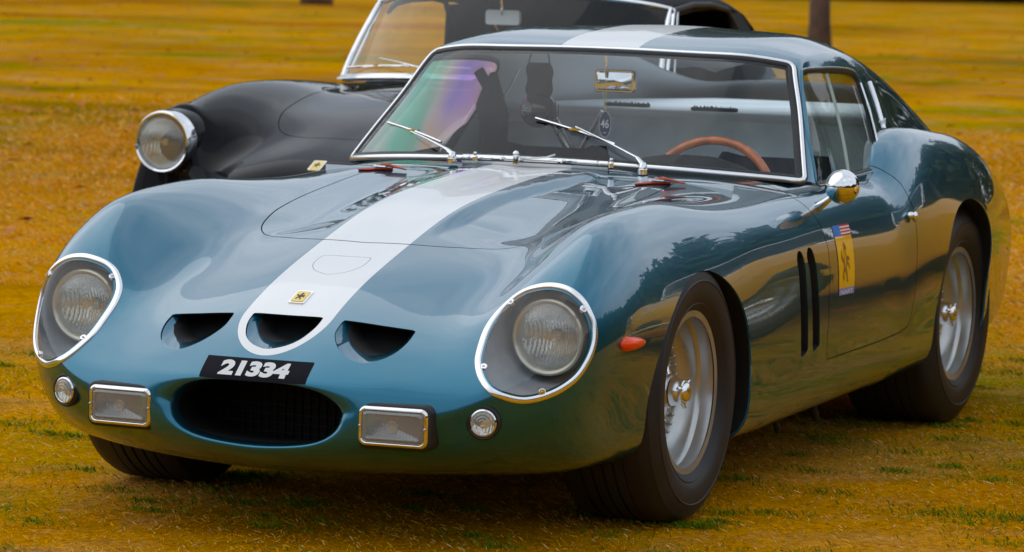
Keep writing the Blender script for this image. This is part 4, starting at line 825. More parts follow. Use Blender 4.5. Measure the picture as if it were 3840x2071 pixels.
wiper(CAR,(-.752,-.235,.838),(-.775,-.265,.857),(-1.012,-.553,.907),(-.905,-.430,.888),(-.842,-.309,.868),wn)
wiper(CAR,(-.775,.318,.832),(-.805,.29,.855),(-.880,-.043,.944),(-.850,.090,.925),(-.828,.215,.885),wn)
for y in (-.165,.235):
    mb=MB(); mb.lathe([(0,.016),(.004,.016),(.006,.010),(.005,.006),(.008,.002),(.008,-.01)],(-.745-.12*y*y,y,.8375),'z',14); mb.build('washer_jet',M['chrome'],CAR)
mb=MB(); mb.ball((-.728,-.035,.853),(.0095,.0095,.010),16,10); mb.lathe([(.007,.010),(.0085,.0),(.0085,-.012)],(-.728,-.035,.838),'z',16); mb.build('cowl_knob',M['chrome'],CAR)
mb=MB(); mb.tube([(-.728,-.03,.845),(-.730,.0,.843),(-.738,.05,.848),(-.752,.07,.856)],.0028,6); mb.build('cowl_cable',M['dull_metal'],CAR)
# leather bonnet straps
for s_ in (-1,1):
    p,n=on_body((0,1),[(-.665,.408*s_)],lambda G,U,V:(V<5)&(G[:,2]>.6)); c=Vector(p[0]); e=empty('bonnet_strap',(0,0,0)); e.parent=CAR
    def lie(pts,lift=.0): 
        q,nn=on_body((0,1),[(c.x+a,c.y+b_) for a,b_ in pts],lambda G,U,V:(V<5)&(G[:,2]>.6)); return [Vector(v)+Vector(m_)*(lift+.003) for v,m_ in zip(q,nn)]
    mb=MB(); mb.tube(lie([(.015,-.062),(.010,-.03),(0,0),(-.006,.03)]),[.008,.012,.012,.009],8,flat=.35); mb.build('strap',M['leather'],e)
    mb=MB(); mb.tube([v+Vector((0,0,h)) for v,h in zip(lie([(0,-.015),(-.002,.01),(-.002,.035),(-.006,.072)]),(.006,.012,.009,.004))],[.011,.012,.010,.005],8,flat=.4); mb.build('strap_tail',M['leather'],e)
    mb=MB(); q=[v+Vector((0,0,.009)) for v in lie([(.014,-.016),(-.014,-.016),(-.014,.018),(.014,.018)])]; mb.tube(q,.0026,6,closed=True); mb.build('buckle',M['chrome'],e)
# door mirrors, handles
for s_ in (1,):
    e=empty('door_mirror',(0,0,0)); e.parent=CAR
    p,n=on_body((0,2),[(-1.0,.735)],lambda G,U,V:G[:,1]>.6); b0=Vector(p[0])
    mb=MB(); mb.tube([b0-Vector(n[0])*.01,b0+Vector((.012,.022,.012)),Vector((-.985,.785,.765)),Vector((-.99,.80,.78))],[.016,.011,.008,.008],12); mb.build('stem',M['chrome'],e)
    c=(-.985,.812,.792); pr=[(0,.046),(.010,.0455),(.022,.041),(.034,.031),(.042,.017),(.0455,0),(.046,-.012),(.047,-.016),(.0445,-.018),(.044,-.010),(0,-.006)]
    mb=MB(); mb.lathe(pr,(0,0,0),'x',48); mb.V=[tuple(Matrix.Rotation(R(12),3,'Z')@Vector(v)+Vector(c)) for v in mb.V]; mb.build('mirror_shell',M['chrome'],e,sharp=60)
for s_ in (1,-1):
    p,n=on_body((0,2),[(-1.675,.678)],lambda G,U,V:G[:,1]>.6); p=Vector(p[0])*1; p.y*=s_; e=empty('door_handle',(0,0,0)); e.parent=CAR
    mb=MB(); mb.ball(tuple(p+Vector((0,.006*s_,0))),(.020,.012,.011),16,10); mb.build('escutcheon',M['chrome'],e)
    mb=MB(); mb.ball(tuple(p+Vector((-.012,.016*s_,-.004))),(.010,.009,.015),14,10); mb.build('push_button',M['chrome'],e)
# sticker on the left door: flag, yellow field with the horse, lettered foot
flank=lambda G,U,V:(G[:,1]>.6)
X0,X1,X2,X3=-1.036,-1.176,-1.172,-1.046; zt,zb=.681,.492
def sq(t0,t1,a=0.,b_=1.):   # slice of the sticker from top fraction t0 to t1
    L_=lambda t:(X0+(X3-X0)*t); Rr=lambda t:(X1+(X2-X1)*t); z=lambda t:zt+(zb-zt)*t
    f=lambda t,s:(L_(t)+(Rr(t)-L_(t))*s,z(t)); return [f(t1,a),f(t1,b_),f(t0,b_),f(t0,a)]
st=decal('sticker',sq(.155,.90),(0,2),flank,.0012,M['yellow_sticker'],CAR,grid_n=(8,14))
decal('flag_canton',sq(0,.155,0,.42),(0,2),flank,.0012,M['blue_sticker'],st,grid_n=(3,3))
for k in range(7): decal('flag_stripe',sq(.155*k/7,.155*(k+1)/7,.42,1),(0,2),flank,.0012,M['red_print' if k%2==0 else 'white_print'],st,grid_n=(4,1))
decal('lettered_foot',sq(.90,1.0),(0,2),flank,.0012,M['pale_blue'],st,grid_n=(8,3))
TV,TF=textmesh('NART',.1,.002); TV=TV/[TV[:,0].max()-TV[:,0].min(),TV[:,1].max()-TV[:,1].min(),1]
q=[(X3+(X2-X3)*(.5+x*.82),zt+(zb-zt)*(.955-y*.062)) for x,y,_ in TV-[(TV[:,0].max()+TV[:,0].min())/2,(TV[:,1].max()+TV[:,1].min())/2,0]]
p,n=on_body((0,2),q,flank,.0018); mesh('lettering',p,TF,M['white_print'],st,False)
q=[(X0+(X1-X0)*(.27+x*.66),zt+(zb-zt)*(.84-y*.62)) for x,y in HORSE]; p,n=on_body((0,2),q,flank,.0019); p=list(map(tuple,p)); it=iter(p)
horse('horse',lambda x,y:next(it),M['horse_faded'],st)
# ------------------------------------------------------------ the open-lamp roadster (black behind, yellow alongside)
def roadster_net():
    L_=[]
    A=lambda *p:L_.append(p)
    A((.70,0,.47),(.70,.09,.47),(.70,.16,.455),(.70,.20,.44),(.70,.22,.42),(.70,.225,.40),(.70,.215,.37),(.70,.18,.345),(.70,.13,.335),(.70,.07,.33),(.70,0,.33))
    A((.80,0,.475),(.80,.10,.475),(.795,.18,.46),(.79,.225,.44),(.79,.25,.42),(.79,.255,.40),(.79,.245,.365),(.79,.20,.34),(.79,.14,.325),(.79,.07,.32),(.79,0,.32))
    A((.81,0,.52),(.808,.12,.518),(.80,.25,.505),(.76,.35,.482),(.66,.48,.50),(.63,.58,.43),(.71,.50,.35),(.79,.29,.30),(.79,.20,.28),(.79,.10,.27),(.79,0,.27))
    A((.745,0,.605),(.742,.14,.603),(.725,.30,.592),(.645,.45,.61),(.572,.60,.70),(.565,.70,.65),(.61,.745,.48),(.68,.67,.35),(.66,.55,.26),(.66,.3,.22),(.66,0,.21))
    A((.62,0,.675),(.617,.14,.674),(.59,.30,.660),(.53,.45,.69),(.50,.60,.822),(.50,.725,.755),(.54,.755,.56),(.56,.74,.38),(.54,.68,.25),(.53,.40,.2),(.53,0,.19))
    def s(x,z0,vz,iz,cz,oz,wz=.58,wy=.775,cy=.60): A((x,0,z0),(x,.14,z0-.002),(x,.30,vz),(x,.45,iz),(x,cy,cz),(x,.715,oz),(x,wy,wz),(x,wy-.01,.38),(x,.70,.22),(x,.40,.18),(x,0,.17))
    s(.42,.735,.722,.755,.838,.775); s(.22,.79,.785,.812,.870,.815); s(.0,.835,.828,.845,.894,.845); s(-.25,.875,.862,.868,.902,.85); s(-.5,.91,.89,.87,.895,.845); s(-.75,.92,.905,.885,.885,.83)
    s(-1.05,.92,.905,.89,.88,.82); s(-1.4,.92,.905,.89,.88,.82); s(-1.75,.92,.905,.90,.90,.84,.60,.79); s(-2.1,.93,.915,.91,.92,.86,.62,.80); s(-2.5,.91,.90,.89,.90,.85,.62,.80); s(-2.85,.86,.85,.84,.85,.80,.6,.77); s(-3.15,.80,.79,.78,.78,.74,.56,.70,.55)
    A((-3.25,0,.74),(-3.25,.14,.74),(-3.25,.28,.73),(-3.25,.38,.70),(-3.25,.48,.66),(-3.25,.55,.60),(-3.25,.58,.5),(-3.25,.57,.4),(-3.25,.5,.32),(-3.25,.3,.30),(-3.25,0,.30))
    T=np.array(L_); nu,nv=T.shape[:2]
    # control net that interpolates the table
    def mat_(n,e0,e1,flip):
        Mx=np.zeros((n,n))
        for i in range(n):
            for j,w in ((i-1,1/6),(i,4/6),(i+1,1/6)):
                if j<0:
                    if e0=='nat': Mx[i,0]+=2*w;Mx[i,1]-=w
                    else: Mx[i,1]+=w*flip
                elif j>n-1:
                    if e1=='nat': Mx[i,n-1]+=2*w;Mx[i,n-2]-=w
                    else: Mx[i,n-2]+=w*flip
                else: Mx[i,j]+=w
        return Mx
    Q=np.linalg.solve(mat_(nu,'nat','nat',1),T.reshape(nu,-1)).reshape(T.shape); P=np.empty_like(T)
    for c in range(3): P[...,c]=np.linalg.solve(mat_(nv,'mir','mir',-1 if c==1 else 1),Q[...,c].T).T
    return P
SR=Surf(roadster_net(),'mir')
def roadster(loc,label,pm,group=None,detail=True,plexi=False):
    E_=empty('sports_car',loc); tag(E_,label,'car')
    gmesh=SR.grid(0,SR.nu-1,(SR.nu-1)*12+1,0,SR.nv-1,(SR.nv-1)*10+1)
    arc=lambda p,uv:np.minimum(p[:,1]-.46,uv[:,1]-4.6)
    HD=smooth_poly([(-.60,.47),(-.3,.455),(0,.42),(.2,.38),(.34,.31),(.40,.2),(.415,.1),(.418,0),(.415,-.1),(.40,-.2)],5,False); HD=np.concatenate([HD,[(-.60,-.2)]])
    topd=lambda p,uv:np.minimum(p[:,2]-.5,5.2-uv[:,1])
    AF=np.stack([.0+.36*np.cos(th),.30+.35*np.sin(th)],1); AR=AF+[-2.4,0]
    CK=[(-.78,-.2),(-.78,.1),(-.86,.35),(-1.0,.60),(-1.75,.62),(-1.80,-.2)]
    hood_=cut(gmesh,HD,(0,1),.002,topd,True); bb=cut(gmesh,HD,(0,1),.002,topd); bb=cut(bb,AF,(0,2),0,arc); bb=cut(bb,AR,(0,2),0,arc); bb=cut(bb,CK,(0,1),0,topd)
    bb.build('body',pm,E_); hood_.build('hood',pm,E_)
    dd=dense(np.array([q for q in HD if q[1]>=0]),.02,False); u_,v_=SR.find((0,1),dd,lambda G,U,V:(V<5)&(G[:,2]>.5)); p_,n_,_,_=SR.ev(u_,v_,True)
    A_=p_-n_*.003; t=np.gradient(p_,axis=0); t/=np.linalg.norm(t,axis=1)[:,None]; s=np.cross(n_,t); n=len(A_); V=np.concatenate([A_+s*.007,A_-s*.007]); F=[(i,i+1,n+i+1,n+i) for i in range(n-1)]
    mesh('hood_channel',np.concatenate([V,V*[1,-1,1]]),F+[tuple(2*n+i for i in f[::-1]) for f in F],M['black'],E_)
    for s_ in (1,-1):
        c=(.572,.625*s_,.707)
        V=[];F=[]; mb=MB(); mb.lathe([(.100,-.05),(.108,-.02),(.1115,.0),(.1105,.035),(.111,.050),(.1085,.060),(.1035,.066),(.097,.063),(.094,.05)],c,'x',64); lm=mb.build('headlight',M['chrome'],E_)
        mb=MB(); mb.lathe([(0,-.03),(.04,-.022),(.07,.01),(.094,.05)],c,'x',48); mb.build('reflector',M['reflector'],lm,sharp=None)
        mb=MB(); mb.lathe([(0,.078),(.04,.075),(.07,.068),(.094,.056),(.094,.050),(.06,.064),(0,.072)],c,'x',48); mb.build('lens',M['half_frosted'],lm,sharp=None)
        mb=MB(); mb.lathe([(.0,.04),(.012,.04),(.014,.0)],c,'x',20); mb.build('bulb_shield',M['chrome'],lm)
        mb=MB(); mb.lathe([(.117,-.14),(.116,-.04),(.112,.005),(.104,.005)],c,'x',48); mb.build('lamp_pod',pm,lm)
    u_,v_=SR.find((0,1),[(.672,.0)],lambda G,U,V:(V<5)&(U>1.5)&(G[:,0]>.5)); p_,n_,_,_=SR.ev(u_,v_,True); badge(E_,p_[0],n_[0],(-1,0,.6),.040,.056)
    i0=SR.ev(np.zeros(31),np.linspace(0,SR.nv-1,31)); lp=np.concatenate([i0,(i0*[1,-1,1])[::-1][1:-1]]); V,F=loft(lp,lp-[.12,0,0]); F.append(tuple(len(lp)+i for i in range(len(lp)))); mesh('grille_duct',V,F,M['mesh_black'],E_)
    mb=MB(); 
    for k in range(-5,6): mb.box((.72,k*.04,.40),(.01,.006,.14))
    for k in range(-1,2): mb.box((.725,0,.40+k*.04),(.01,.44,.006))
    mb.build('grille',M['chrome'],E_)
    mb=MB(); mb.tube([(.60,-.70,.40),(.74,-.60,.39),(.83,-.40,.385),(.86,0,.385),(.83,.40,.385),(.74,.60,.39),(.60,.70,.40)],.028,10,flat=.7); mb.build('bumper',M['chrome'],E_)
    # windscreen
    bx=lambda y:-.50-.36*(abs(y)/.65)**2.3; bz=lambda y:.932-.03*(abs(y)/.65)**2; tx=lambda y:-.89-.20*(abs(y)/.6)**2.2; tz=lambda y:1.245-.045*(abs(y)/.6)**3
    K=25; base=[(bx(y),y,bz(y)) for y in np.linspace(-.655,.655,K)]; topp=[(tx(y),y,tz(y)) for y in np.linspace(-.60,.60,K)]
    V=[];F=[];J=6
    for j in range(J+1):
        for a_,b_ in zip(base,topp): t=j/J; V.append(tuple(a_[i]*(1-t)+b_[i]*t+(.02*math.sin(math.pi*t) if i==0 else 0) for i in range(3)))
    F=[(j*K+i,j*K+i+1,(j+1)*K+i+1,(j+1)*K+i) for j in range(J) for i in range(K-1)]; mesh('windscreen',V,F,M['windscreen'],E_)
    fr_=[base[i] for i in range(K)]+[V[j*K+K-1] for j in range(1,J)]+[topp[K-1-i] for i in range(K)]+[V[j*K] for j in range(J-1,0,-1)]
    mb=MB(); mb.tube(fr_,.012,10,closed=True); mb.build('windscreen_frame',M['frame'],E_)
    mb=MB(); mb.tube([(x+.012,y,z-.006) for x,y,z in base],.020,8,flat=.6); mb.build('windscreen_sill',M['chrome'],E_)
    for s_ in (1,-1):
        mb=MB(); mb.tube([(-.90,.665*s_,.93),(-1.10,.61*s_,1.20)],.007,6); mb.build('quarter_light_frame',M['chrome'],E_)
        mb=MB(); mb.tube([(-.97,.67*s_,.93),(-1.13,.615*s_,1.19)],.005,6); mb.build('quarter_light_frame',M['chrome'],E_)
    for y0,y1 in ((-.13,-.60),(.36,-.10)):
        wiper(E_,(bx(y0)+.04,y0,bz(y0)+.005),(bx(y0)+.02,y0-.03,bz(y0)+.035),(bx(y1)+.01,y1,bz(y1)+.035),(bx((y0+y1)/2)+.012,(y0+y1)/2,bz(y0)+.055),(bx(y0-.08)+.01,y0-.08,bz(y0)+.035),Vector((.6,0,.8)))
    # folding hood (soft top), erected
    def st_net(lift):
        V=[];xs=[-.93,-1.1,-1.3,-1.5,-1.7,-1.9,-2.05,-2.2,-2.3]; zt_=[1.247,1.275,1.295,1.300,1.295,1.270,1.215,1.10,.96]; hw=[.585,.60,.605,.605,.60,.58,.57,.57,.58]
        for x,z,w in zip(xs,zt_,hw):
            for k in range(21):
                t=k/20*2-1; y=w*t; V.append((x+(-.17*abs(t)**2.2 if x>-1.05 else -.06*abs(t)**2),y,z-(.055*abs(t)**2.5+.05*max(0,abs(t)-.85)/.15*.8)+lift))
        return V,[(i*21+k,i*21+k+1,(i+1)*21+k+1,(i+1)*21+k) for i in range(8) for k in range(20)]
    V,F=st_net(0); o=mesh('soft_top',V,F,M['softtop'],E_); md=o.modifiers.new('thickness','SOLIDIFY'); md.thickness=.012
    for s_ in (1,-1):   # rear quarters of the top
        q=[(-1.72,.60*s_,1.18),(-1.80,.645*s_,.92),(-2.30,.60*s_,.92),(-2.30,.565*s_,.97),(-2.2,.56*s_,1.03),(-2.05,.56*s_,1.13),(-1.9,.575*s_,1.185)]
        plate4('top_quarter',q,M['softtop'],E_,t=.01*s_)
        mb=MB(); mb.tube([(-1.08,.605*s_,1.19),(-1.3,.61*s_,1.215),(-1.5,.61*s_,1.215),(-1.70,.605*s_,1.195),(-1.80,.62*s_,1.10),(-1.84,.64*s_,.93)],.012,8); mb.build('top_rail',M['rubber'],E_)
        plate4('door_trim',[(-.9,.66*s_,.3),(-1.8,.66*s_,.3),(-1.8,.63*s_,.86),(-.95,.64*s_,.87)],M['black_cloth'],E_)
        sb=MB(); sb.box((-1.62,.32*s_,.75),(.12,.42,.55),Matrix.Rotation(R(-14),3,'Y')); so_=sb.build('seat_back',M['black_cloth'],E_,sharp=None); md=so_.modifiers.new('round','BEVEL'); md.width=.05; md.segments=4
    plate4('cabin_floor',[(-.6,-.64,.28),(-.6,.64,.28),(-2.2,.64,.28),(-2.2,-.64,.28)],M['black'],E_)
    plate4('rear_deck',[(-1.82,-.6,.90),(-1.82,.6,.90),(-2.3,.55,.93),(-2.3,-.55,.93)],M['black_cloth'],E_)
    mb=MB(); V=[]
    mb.box((-.98,0,.83),(.16,1.2,.14)); o=mb.build('dashboard',M['black_cloth'],E_,sharp=None); md=o.modifiers.new('round','BEVEL'); md.width=.04; md.segments=3
    mb=MB(); mb.tube([(-1.08,.34+.19*math.cos(a),.88+.19*math.sin(a)) for a in np.linspace(0,2*math.pi,40,endpoint=False)],.012,8,closed=True); mb.build('steering_wheel',M['wood'],E_)
    mb=MB(); mb.tube([(-.98,-.05,1.24),(-1.0,-.05,1.16)],.005,6); mb.build('mirror_stem',M['chrome'],E_); rect_stack('rear_view_mirror',M['grey_panel'],E_,(-1.01,-.05,1.15),[(.07,.028,.012,-.012),(.07,.028,.012,.008)])
    well_=[]
    for ax_ in (0,-2.4):
        for s_ in (1,-1):
            n=len(th); poly=(AF if ax_==0 else AR)
            a=[(x,.74*s_,z) for x,z in poly]; b_=[(x,.42*s_,z) for x,z in poly]; V,F=loft(a,b_); F.append(tuple(n+i for i in range(n))); mesh('wheel_well',V,F,M['black'],E_)
            wheel('wheel',E_,(ax_,.735*s_,.325),s_,.325)
    return E_
BLK=roadster((-3.59,-1.71,0),'black sports car with round chrome headlights and raised black soft top behind the teal coupe',M['black_paint'])
YEL=roadster((-3.1,2.42,0),'yellow sports car beside the teal coupe, seen mirrored in its flank',M['yellow_paint'])
# race roundel on the yellow car's bonnet side
# ------------------------------------------------------------ ground
GR=mat('dry lawn',(.4,.16,.01),.95); t=GR.node_tree; b_=t.nodes['Principled BSDF']; b_.inputs['Specular IOR Level'].default_value=.0
tcn=N(t,'ShaderNodeTexCoord')
def noise(sc,det=6,ro=.6,dis=0.):
    n=N(t,'ShaderNodeTexNoise',inp={'Scale':sc,'Detail':float(det),'Roughness':ro,'Distortion':dis}); t.links.new(tcn.outputs['Object'],n.inputs['Vector']); return n.outputs['Fac']
def ramp(f,st):
    r=N(t,'ShaderNodeValToRGB'); e=r.color_ramp.elements; e[0].position=st[0][0]; e[0].color=(*st[0][1],1); e[1].position=st[-1][0]; e[1].color=(*st[-1][1],1)
    for p,c in st[1:-1]: q=e.new(p); q.color=(*c,1)
    t.links.new(f,r.inputs[0]); return r.outputs[0]
base=ramp(noise(.42,9,.70,.6),[(.28,(.46,.21,.000)),(.42,(.62,.28,.000)),(.55,(.78,.34,.000)),(.66,(.72,.36,.001)),(.76,(.54,.34,.000))])
fine=ramp(noise(34,6,.7),[(.3,(.52,.50,.46)),(.55,(1,1,1)),(.75,(1.25,1.2,1.2))])
mid=ramp(noise(5,6,.65),[(.3,(.78,.76,.72)),(.6,(1,1,1))])
grn=ramp(noise(.22,8,.7,.5),[(.50,(0,0,0)),(.64,(1,1,1))])
bare=ramp(noise(1.1,6,.65,.5),[(.50,(0,0,0)),(.68,(1,1,1))])
def mixc(a,b,f,mode='MIX',fac=None):
    m=N(t,'ShaderNodeMix',data_type='RGBA',blend_type=mode)
    for s_,v in (('A',a),('B',b)):
        if isinstance(v,tuple): m.inputs[s_].default_value=(*v,1)
        else: t.links.new(v,m.inputs[s_])
    if isinstance(f,float): m.inputs['Factor'].default_value=f
    else: t.links.new(f,m.inputs['Factor'])
    return m.outputs['Result']
c=mixc(base,(.20,.25,.0),_m(t,'MULTIPLY',grn,.85)); c=mixc(c,(.66,.36,.13),_m(t,'MULTIPLY',bare,.75)); c=mixc(c,(.16,.075,.01),_m(t,'MULTIPLY',ramp(noise(2.2,7,.7,.8),[(.56,(0,0,0)),(.72,(1,1,1))]),.45)); big=ramp(noise(.09,5,.6,.5),[(.36,(.66,.60,.55)),(.5,(1,1,1)),(.64,(.93,1.03,1.))]); c=mixc(c,big,1.,'MULTIPLY'); c=mixc(c,fine,1.,'MULTIPLY'); c=mixc(c,mid,1.,'MULTIPLY')
t.links.new(c,b_.inputs['Base Color'])
h=_m(t,'ADD',_m(t,'MULTIPLY',noise(60,5,.7),.6),_m(t,'MULTIPLY',noise(9,5,.6),1.)); bp=N(t,'ShaderNodeBump',inp={'Strength':.7,'Distance':.03}); t.links.new(h,bp.inputs['Height']); t.links.new(bp.outputs[0],b_.inputs['Normal'])
gs=[];F=[]; xs=np.concatenate([np.linspace(-600,-60,10),np.linspace(-50,20,71),np.linspace(40,600,8)]); ys=np.concatenate([np.linspace(-600,-40,8),np.linspace(-30,20,51),np.linspace(40,600,8)])
for x in xs:
    for y in ys: 
        d=max(0,math.hypot(x+1.5,y)-7); gs.append((x,y,-.002+min(d,12)/12*(.025*math.sin(x*.35+1)*math.cos(y*.41)+.012*math.sin(x*1.3+y*.9))))
n=len(ys); F=[(i*n+j,(i+1)*n+j,(i+1)*n+j+1,i*n+j+1) for i in range(len(xs)-1) for j in range(n-1)]
gd=mesh('ground',gs,F,GR); tag(gd,'dry orange brown lawn with green patches under and around the cars','lawn',kind='structure')
# grass blades: dry turf everywhere near, greener tufts in patches
def blades(name,cnt,area,h0,h1,m,clump=None,lean=.6,w=.0022):
    if clump is None:
        x=rng.uniform(area[0],area[1],cnt); y=rng.uniform(area[2],area[3],cnt)
    else:
        k=rng.integers(0,len(clump),cnt); cx,cy,cr=np.array(clump)[k].T; a=rng.uniform(0,2*np.pi,cnt); r=cr*np.abs(rng.normal(0,.8,cnt)); x=cx+r*np.cos(a)*.8; y=cy+r*np.sin(a)*1.6
    # not inside the tyres' footprints
    h=rng.uniform(h0,h1,cnt)*rng.uniform(.5,1,cnt); a=rng.uniform(0,2*np.pi,cnt); l=rng.uniform(.3,1.,cnt)*lean*h*2.2; b=rng.uniform(0,np.pi,cnt); ww=w*rng.uniform(.6,1.4,cnt)
    P=np.zeros((cnt,4,3)); dx,dy=np.cos(b)*ww,np.sin(b)*ww
    P[:,0]=np.stack([x-dx,y-dy,np.zeros(cnt)],1); P[:,1]=np.stack([x+dx,y+dy,np.zeros(cnt)],1)
    mxx,mxy=x+np.cos(a)*l*.4,y+np.sin(a)*l*.4
    P[:,2]=np.stack([mxx+dx*.7,mxy+dy*.7,h*.65],1); P[:,3]=np.stack([x+np.cos(a)*l,y+np.sin(a)*l,h],1)
    me=bpy.data.meshes.new(name); me.vertices.add(cnt*4); me.vertices.foreach_set('co',P.ravel()); me.loops.add(cnt*6); me.polygons.add(cnt*2)
    idx=(np.arange(cnt)[:,None]*4+np.array([0,1,2,0,2,3])).ravel(); me.loops.foreach_set('vertex_index',idx); me.polygons.foreach_set('loop_start',np.arange(cnt*2)*3); me.update(calc_edges=True); me.validate()
    ca=me.color_attributes.new('tone','FLOAT_COLOR','POINT'); v=np.repeat(rng.uniform(0,1,cnt),4); col=np.stack([v,v,v,np.ones_like(v)],1); ca.data.foreach_set('color',col.ravel())
    return link(name,me,m,None,False)
def blade_mat(name,st):
    m=mat(name,(.3,.3,.1),.75); t=m.node_tree; b=t.nodes['Principled BSDF']; b.inputs['Specular IOR Level'].default_value=.03
    at=N(t,'ShaderNodeAttribute',attribute_name='tone'); r=N(t,'ShaderNodeValToRGB'); e=r.color_ramp.elements; e[0].position=st[0][0]; e[0].color=(*st[0][1],1); e[1].position=st[-1][0]; e[1].color=(*st[-1][1],1)
    for p,c in st[1:-1]: q=e.new(p); q.color=(*c,1)
    t.links.new(at.outputs['Fac'],r.inputs[0]); t.links.new(r.outputs[0],b.inputs['Base Color'])
    tr=N(t,'ShaderNodeBsdfTranslucent'); t.links.new(r.outputs[0],tr.inputs[0]); x=N(t,'ShaderNodeMixShader',inp={0:.3}); o=t.nodes['Material Output']; t.links.new(b.outputs[0],x.inputs[1]); t.links.new(tr.outputs[0],x.inputs[2]); t.links.new(x.outputs[0],o.inputs[0])
    return m
M['dry']=blade_mat('dry grass blade',[(0,(.30,.12,.006)),(.15,(.70,.28,.000)),(.5,(.95,.43,.000)),(.72,(.95,.50,.04)),(.86,(.90,.62,.32)),(1,(.40,.40,.004))])
M['green']=blade_mat('green grass blade',[(0,(.05,.12,.004)),(.45,(.12,.24,.006)),(.75,(.22,.32,.01)),(1,(.42,.30,.02))])
tag(blades('dry_grass',170000,(-6.5,2.6,-3.2,2.6),.003,.011,M['dry'],w=.0014,lean=1.6),'short dry orange turf blades around the cars','grass',kind='stuff')
t_far=[]
for i in range(9):
    x0=-6.0-i*1.9; cy=4.06-math.tan(R(23.2))*(8.84-x0); t_far.append((x0-1.2,x0+1.4,cy-3.4-.12*i,cy+3.4+.12*i,int(30000*(1-i/9)**1.1)))
BL=[blades('sparse_grass',n_,(x0,x1,y0,y1),.006+.0008*k_,.022+.002*k_,M['dry'],w=.002+.0006*k_,lean=1.4) for k_,(x0,x1,y0,y1,n_) in enumerate(t_far)]
for k_,o in enumerate(BL): tag(o,'dry turf behind the cars','grass',group='bands of dry turf behind the cars',kind='stuff')
cl=[]
for i in range(420):
    x=random.uniform(-6,2.4); y=random.uniform(-3.,2.6); cl.append((x,y,random.uniform(.03,.15)))
for x,y in ((-1.6,1.35),(-1.0,1.75),(-.6,1.35),(-2.3,1.15),(-.2,1.65),(-2.75,1.1),(-2.0,1.5),(.35,1.25),(-3.2,1.9)): cl.append((x,y,.15)); cl.append((x+.1,y-.1,.11))
for x_,y_ in ((0,.655),(0,-.69),(-2.4,.60),(-2.4,-.6)):
    for q in range(9): cl.append((x_+random.uniform(-.16,.16),y_+random.choice((-.15,.15))+random.uniform(-.02,.03),.035))
tag(blades('green_grass_tufts',80000,None,.004,.019,M['green'],clump=cl,w=.0017),'green grass tufts scattered through the dry turf near the wheels','grass',kind='stuff')
# fallen leaves, blurred behind
mlf=mat('fallen leaf',(.42,.10,.02),.7); t=mlf.node_tree
V=[];F=[]
for i in range(1500):
    x=random.uniform(-75,-4); y=-2+ (x+4)*.33+random.uniform(-1,1)*(5+abs(x)*.25); s_=random.uniform(.02,.06); a=random.uniform(0,6.28); ca,sa=math.cos(a)*s_,math.sin(a)*s_; k=len(V); z=.03
    V+=[(x+ca,y+sa,z),(x-sa*.6,y+ca*.6,z+.02),(x-ca,y-sa,z+.012),(x+sa*.6,y-ca*.6,z+.004)]; F.append((k,k+1,k+2,k+3))
lv=mesh('fallen_leaves',V,F,mlf,None,False); tag(lv,'scattered orange fallen leaves on the lawn behind the cars','leaves',kind='stuff')
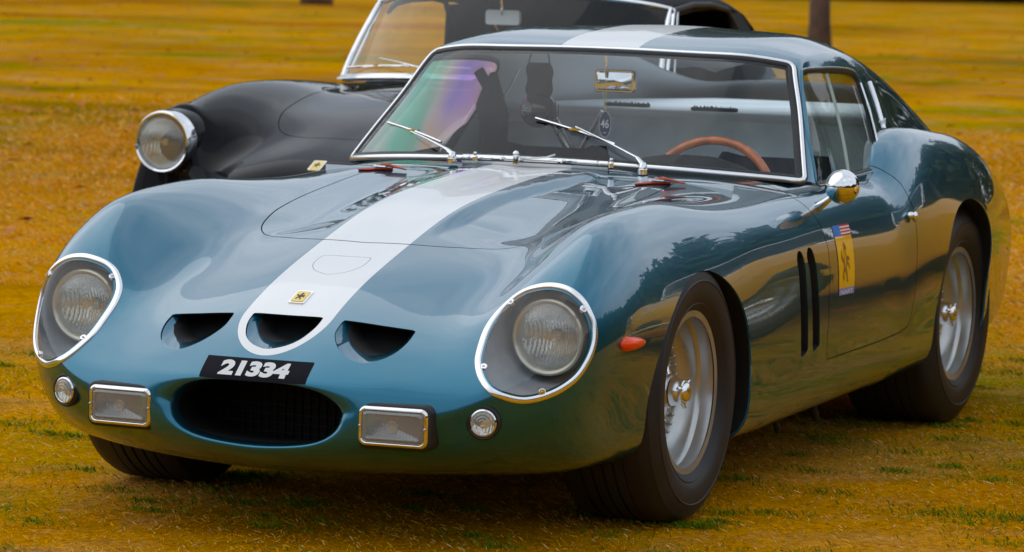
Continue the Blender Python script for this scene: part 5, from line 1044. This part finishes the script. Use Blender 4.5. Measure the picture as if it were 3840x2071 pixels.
# ------------------------------------------------------------ trees
BARK=vary(mat('grey brown bark',(.12,.075,.06),.9),3,.5,bump=.8,bscale=14)
LEAF=mat('tree leaves',(.045,.075,.022),.7); t=LEAF.node_tree; b_=t.nodes['Principled BSDF']; oi=N(t,'ShaderNodeTexCoord'); n_=N(t,'ShaderNodeTexNoise',inp={'Scale':.45,'Detail':5.}); t.links.new(oi.outputs['Object'],n_.inputs['Vector'])
r_=N(t,'ShaderNodeValToRGB'); r_.color_ramp.elements[0].position=.35; r_.color_ramp.elements[0].color=(.016,.040,.014,1); r_.color_ramp.elements[1].position=.65; r_.color_ramp.elements[1].color=(.075,.115,.022,1); t.links.new(n_.outputs['Fac'],r_.inputs[0]); t.links.new(r_.outputs[0],b_.inputs['Base Color'])
def leafcloud(balls,cnt,size):
    k=rng.integers(0,len(balls),cnt); B=np.array(balls)[k]; d=rng.normal(size=(cnt,3)); d/=np.linalg.norm(d,axis=1)[:,None]; r=B[:,3]*rng.uniform(.55,1.05,cnt); c=B[:,:3]+d*r[:,None]*[1,1,.8]
    e1=rng.normal(size=(cnt,3)); e1/=np.linalg.norm(e1,axis=1)[:,None]; e2=np.cross(e1,d); e2/=np.linalg.norm(e2,axis=1)[:,None]+1e-9; s=size*rng.uniform(.6,1.4,cnt)[:,None]
    return np.stack([c-e1*s,c+e2*s*.6,c+e1*s,c-e2*s*.6],1).reshape(-1,3),[(4*i,4*i+1,4*i+2,4*i+3) for i in range(cnt)]
def tree(name,loc,label,tr=.30,hh=9.,lean=0.):
    T_=empty(name,loc); tag(T_,label,'tree','tree trunks on the far lawn')
    mb=MB(); pts=[(lean*t*t*2+.05*math.sin(3*t),.05*math.cos(5*t),hh*.7*t) for t in np.linspace(0,1,14)]; mb.tube(pts,[tr*(1.25-.25*min(1,t*14))*(1-.6*t) for t in np.linspace(0,1,14)],18); o=mb.build('trunk',BARK,T_,sharp=None)
    balls=[]
    for k in range(9):
        a=k*2.4; l=random.uniform(1.8,3.2); z0=hh*(.35+.04*k); e=(math.cos(a)*l,math.sin(a)*l,z0+random.uniform(1,2.2)); mb=MB(); mb.tube([(lean*.5,0,z0),(e[0]*.5,e[1]*.5,z0+.9),e],[.10,.06,.025],8); mb.build('limb',BARK,T_); balls.append((*e,random.uniform(1.1,1.7)))
    for k in range(8): balls.append((random.uniform(-1.5,1.5),random.uniform(-1.5,1.5),hh*random.uniform(.75,1.05),random.uniform(1.2,1.9)))
    V,F=leafcloud(balls,9000,.16); mesh('crown',V,F,LEAF,T_,False)
tree('tree',(-41.3,-12.95,0),'grey brown tree trunk standing beyond the roof of the teal coupe',.155,10)
tree('tree',(-73.9,-36.7,0),'tree whose trunk foot shows at the top edge left of the black windscreen',.33,12)
# far wood all round
balls=[]
for k in range(300):
    a=2*math.pi*k/300+random.uniform(-.01,.01); ad=math.degrees(a)%360
    near=40<ad<175
    rr=random.uniform(46,56) if near else random.uniform(125,150); sc=1. if near else 2.0
    for q in range(5): balls.append((rr*math.cos(a)+random.uniform(-2,2)*sc,rr*math.sin(a)+random.uniform(-2,2)*sc,(9.5*random.random()**1.25+.6)*sc*(1.+.25*math.sin(a*7)),random.uniform(2.0,3.4)*sc))
V,F=leafcloud(balls,230000,.66); 
w=mesh('far_wood',V,F,LEAF,None,False); tag(w,'dark green belt of wood around the lawn','wood',kind='stuff')
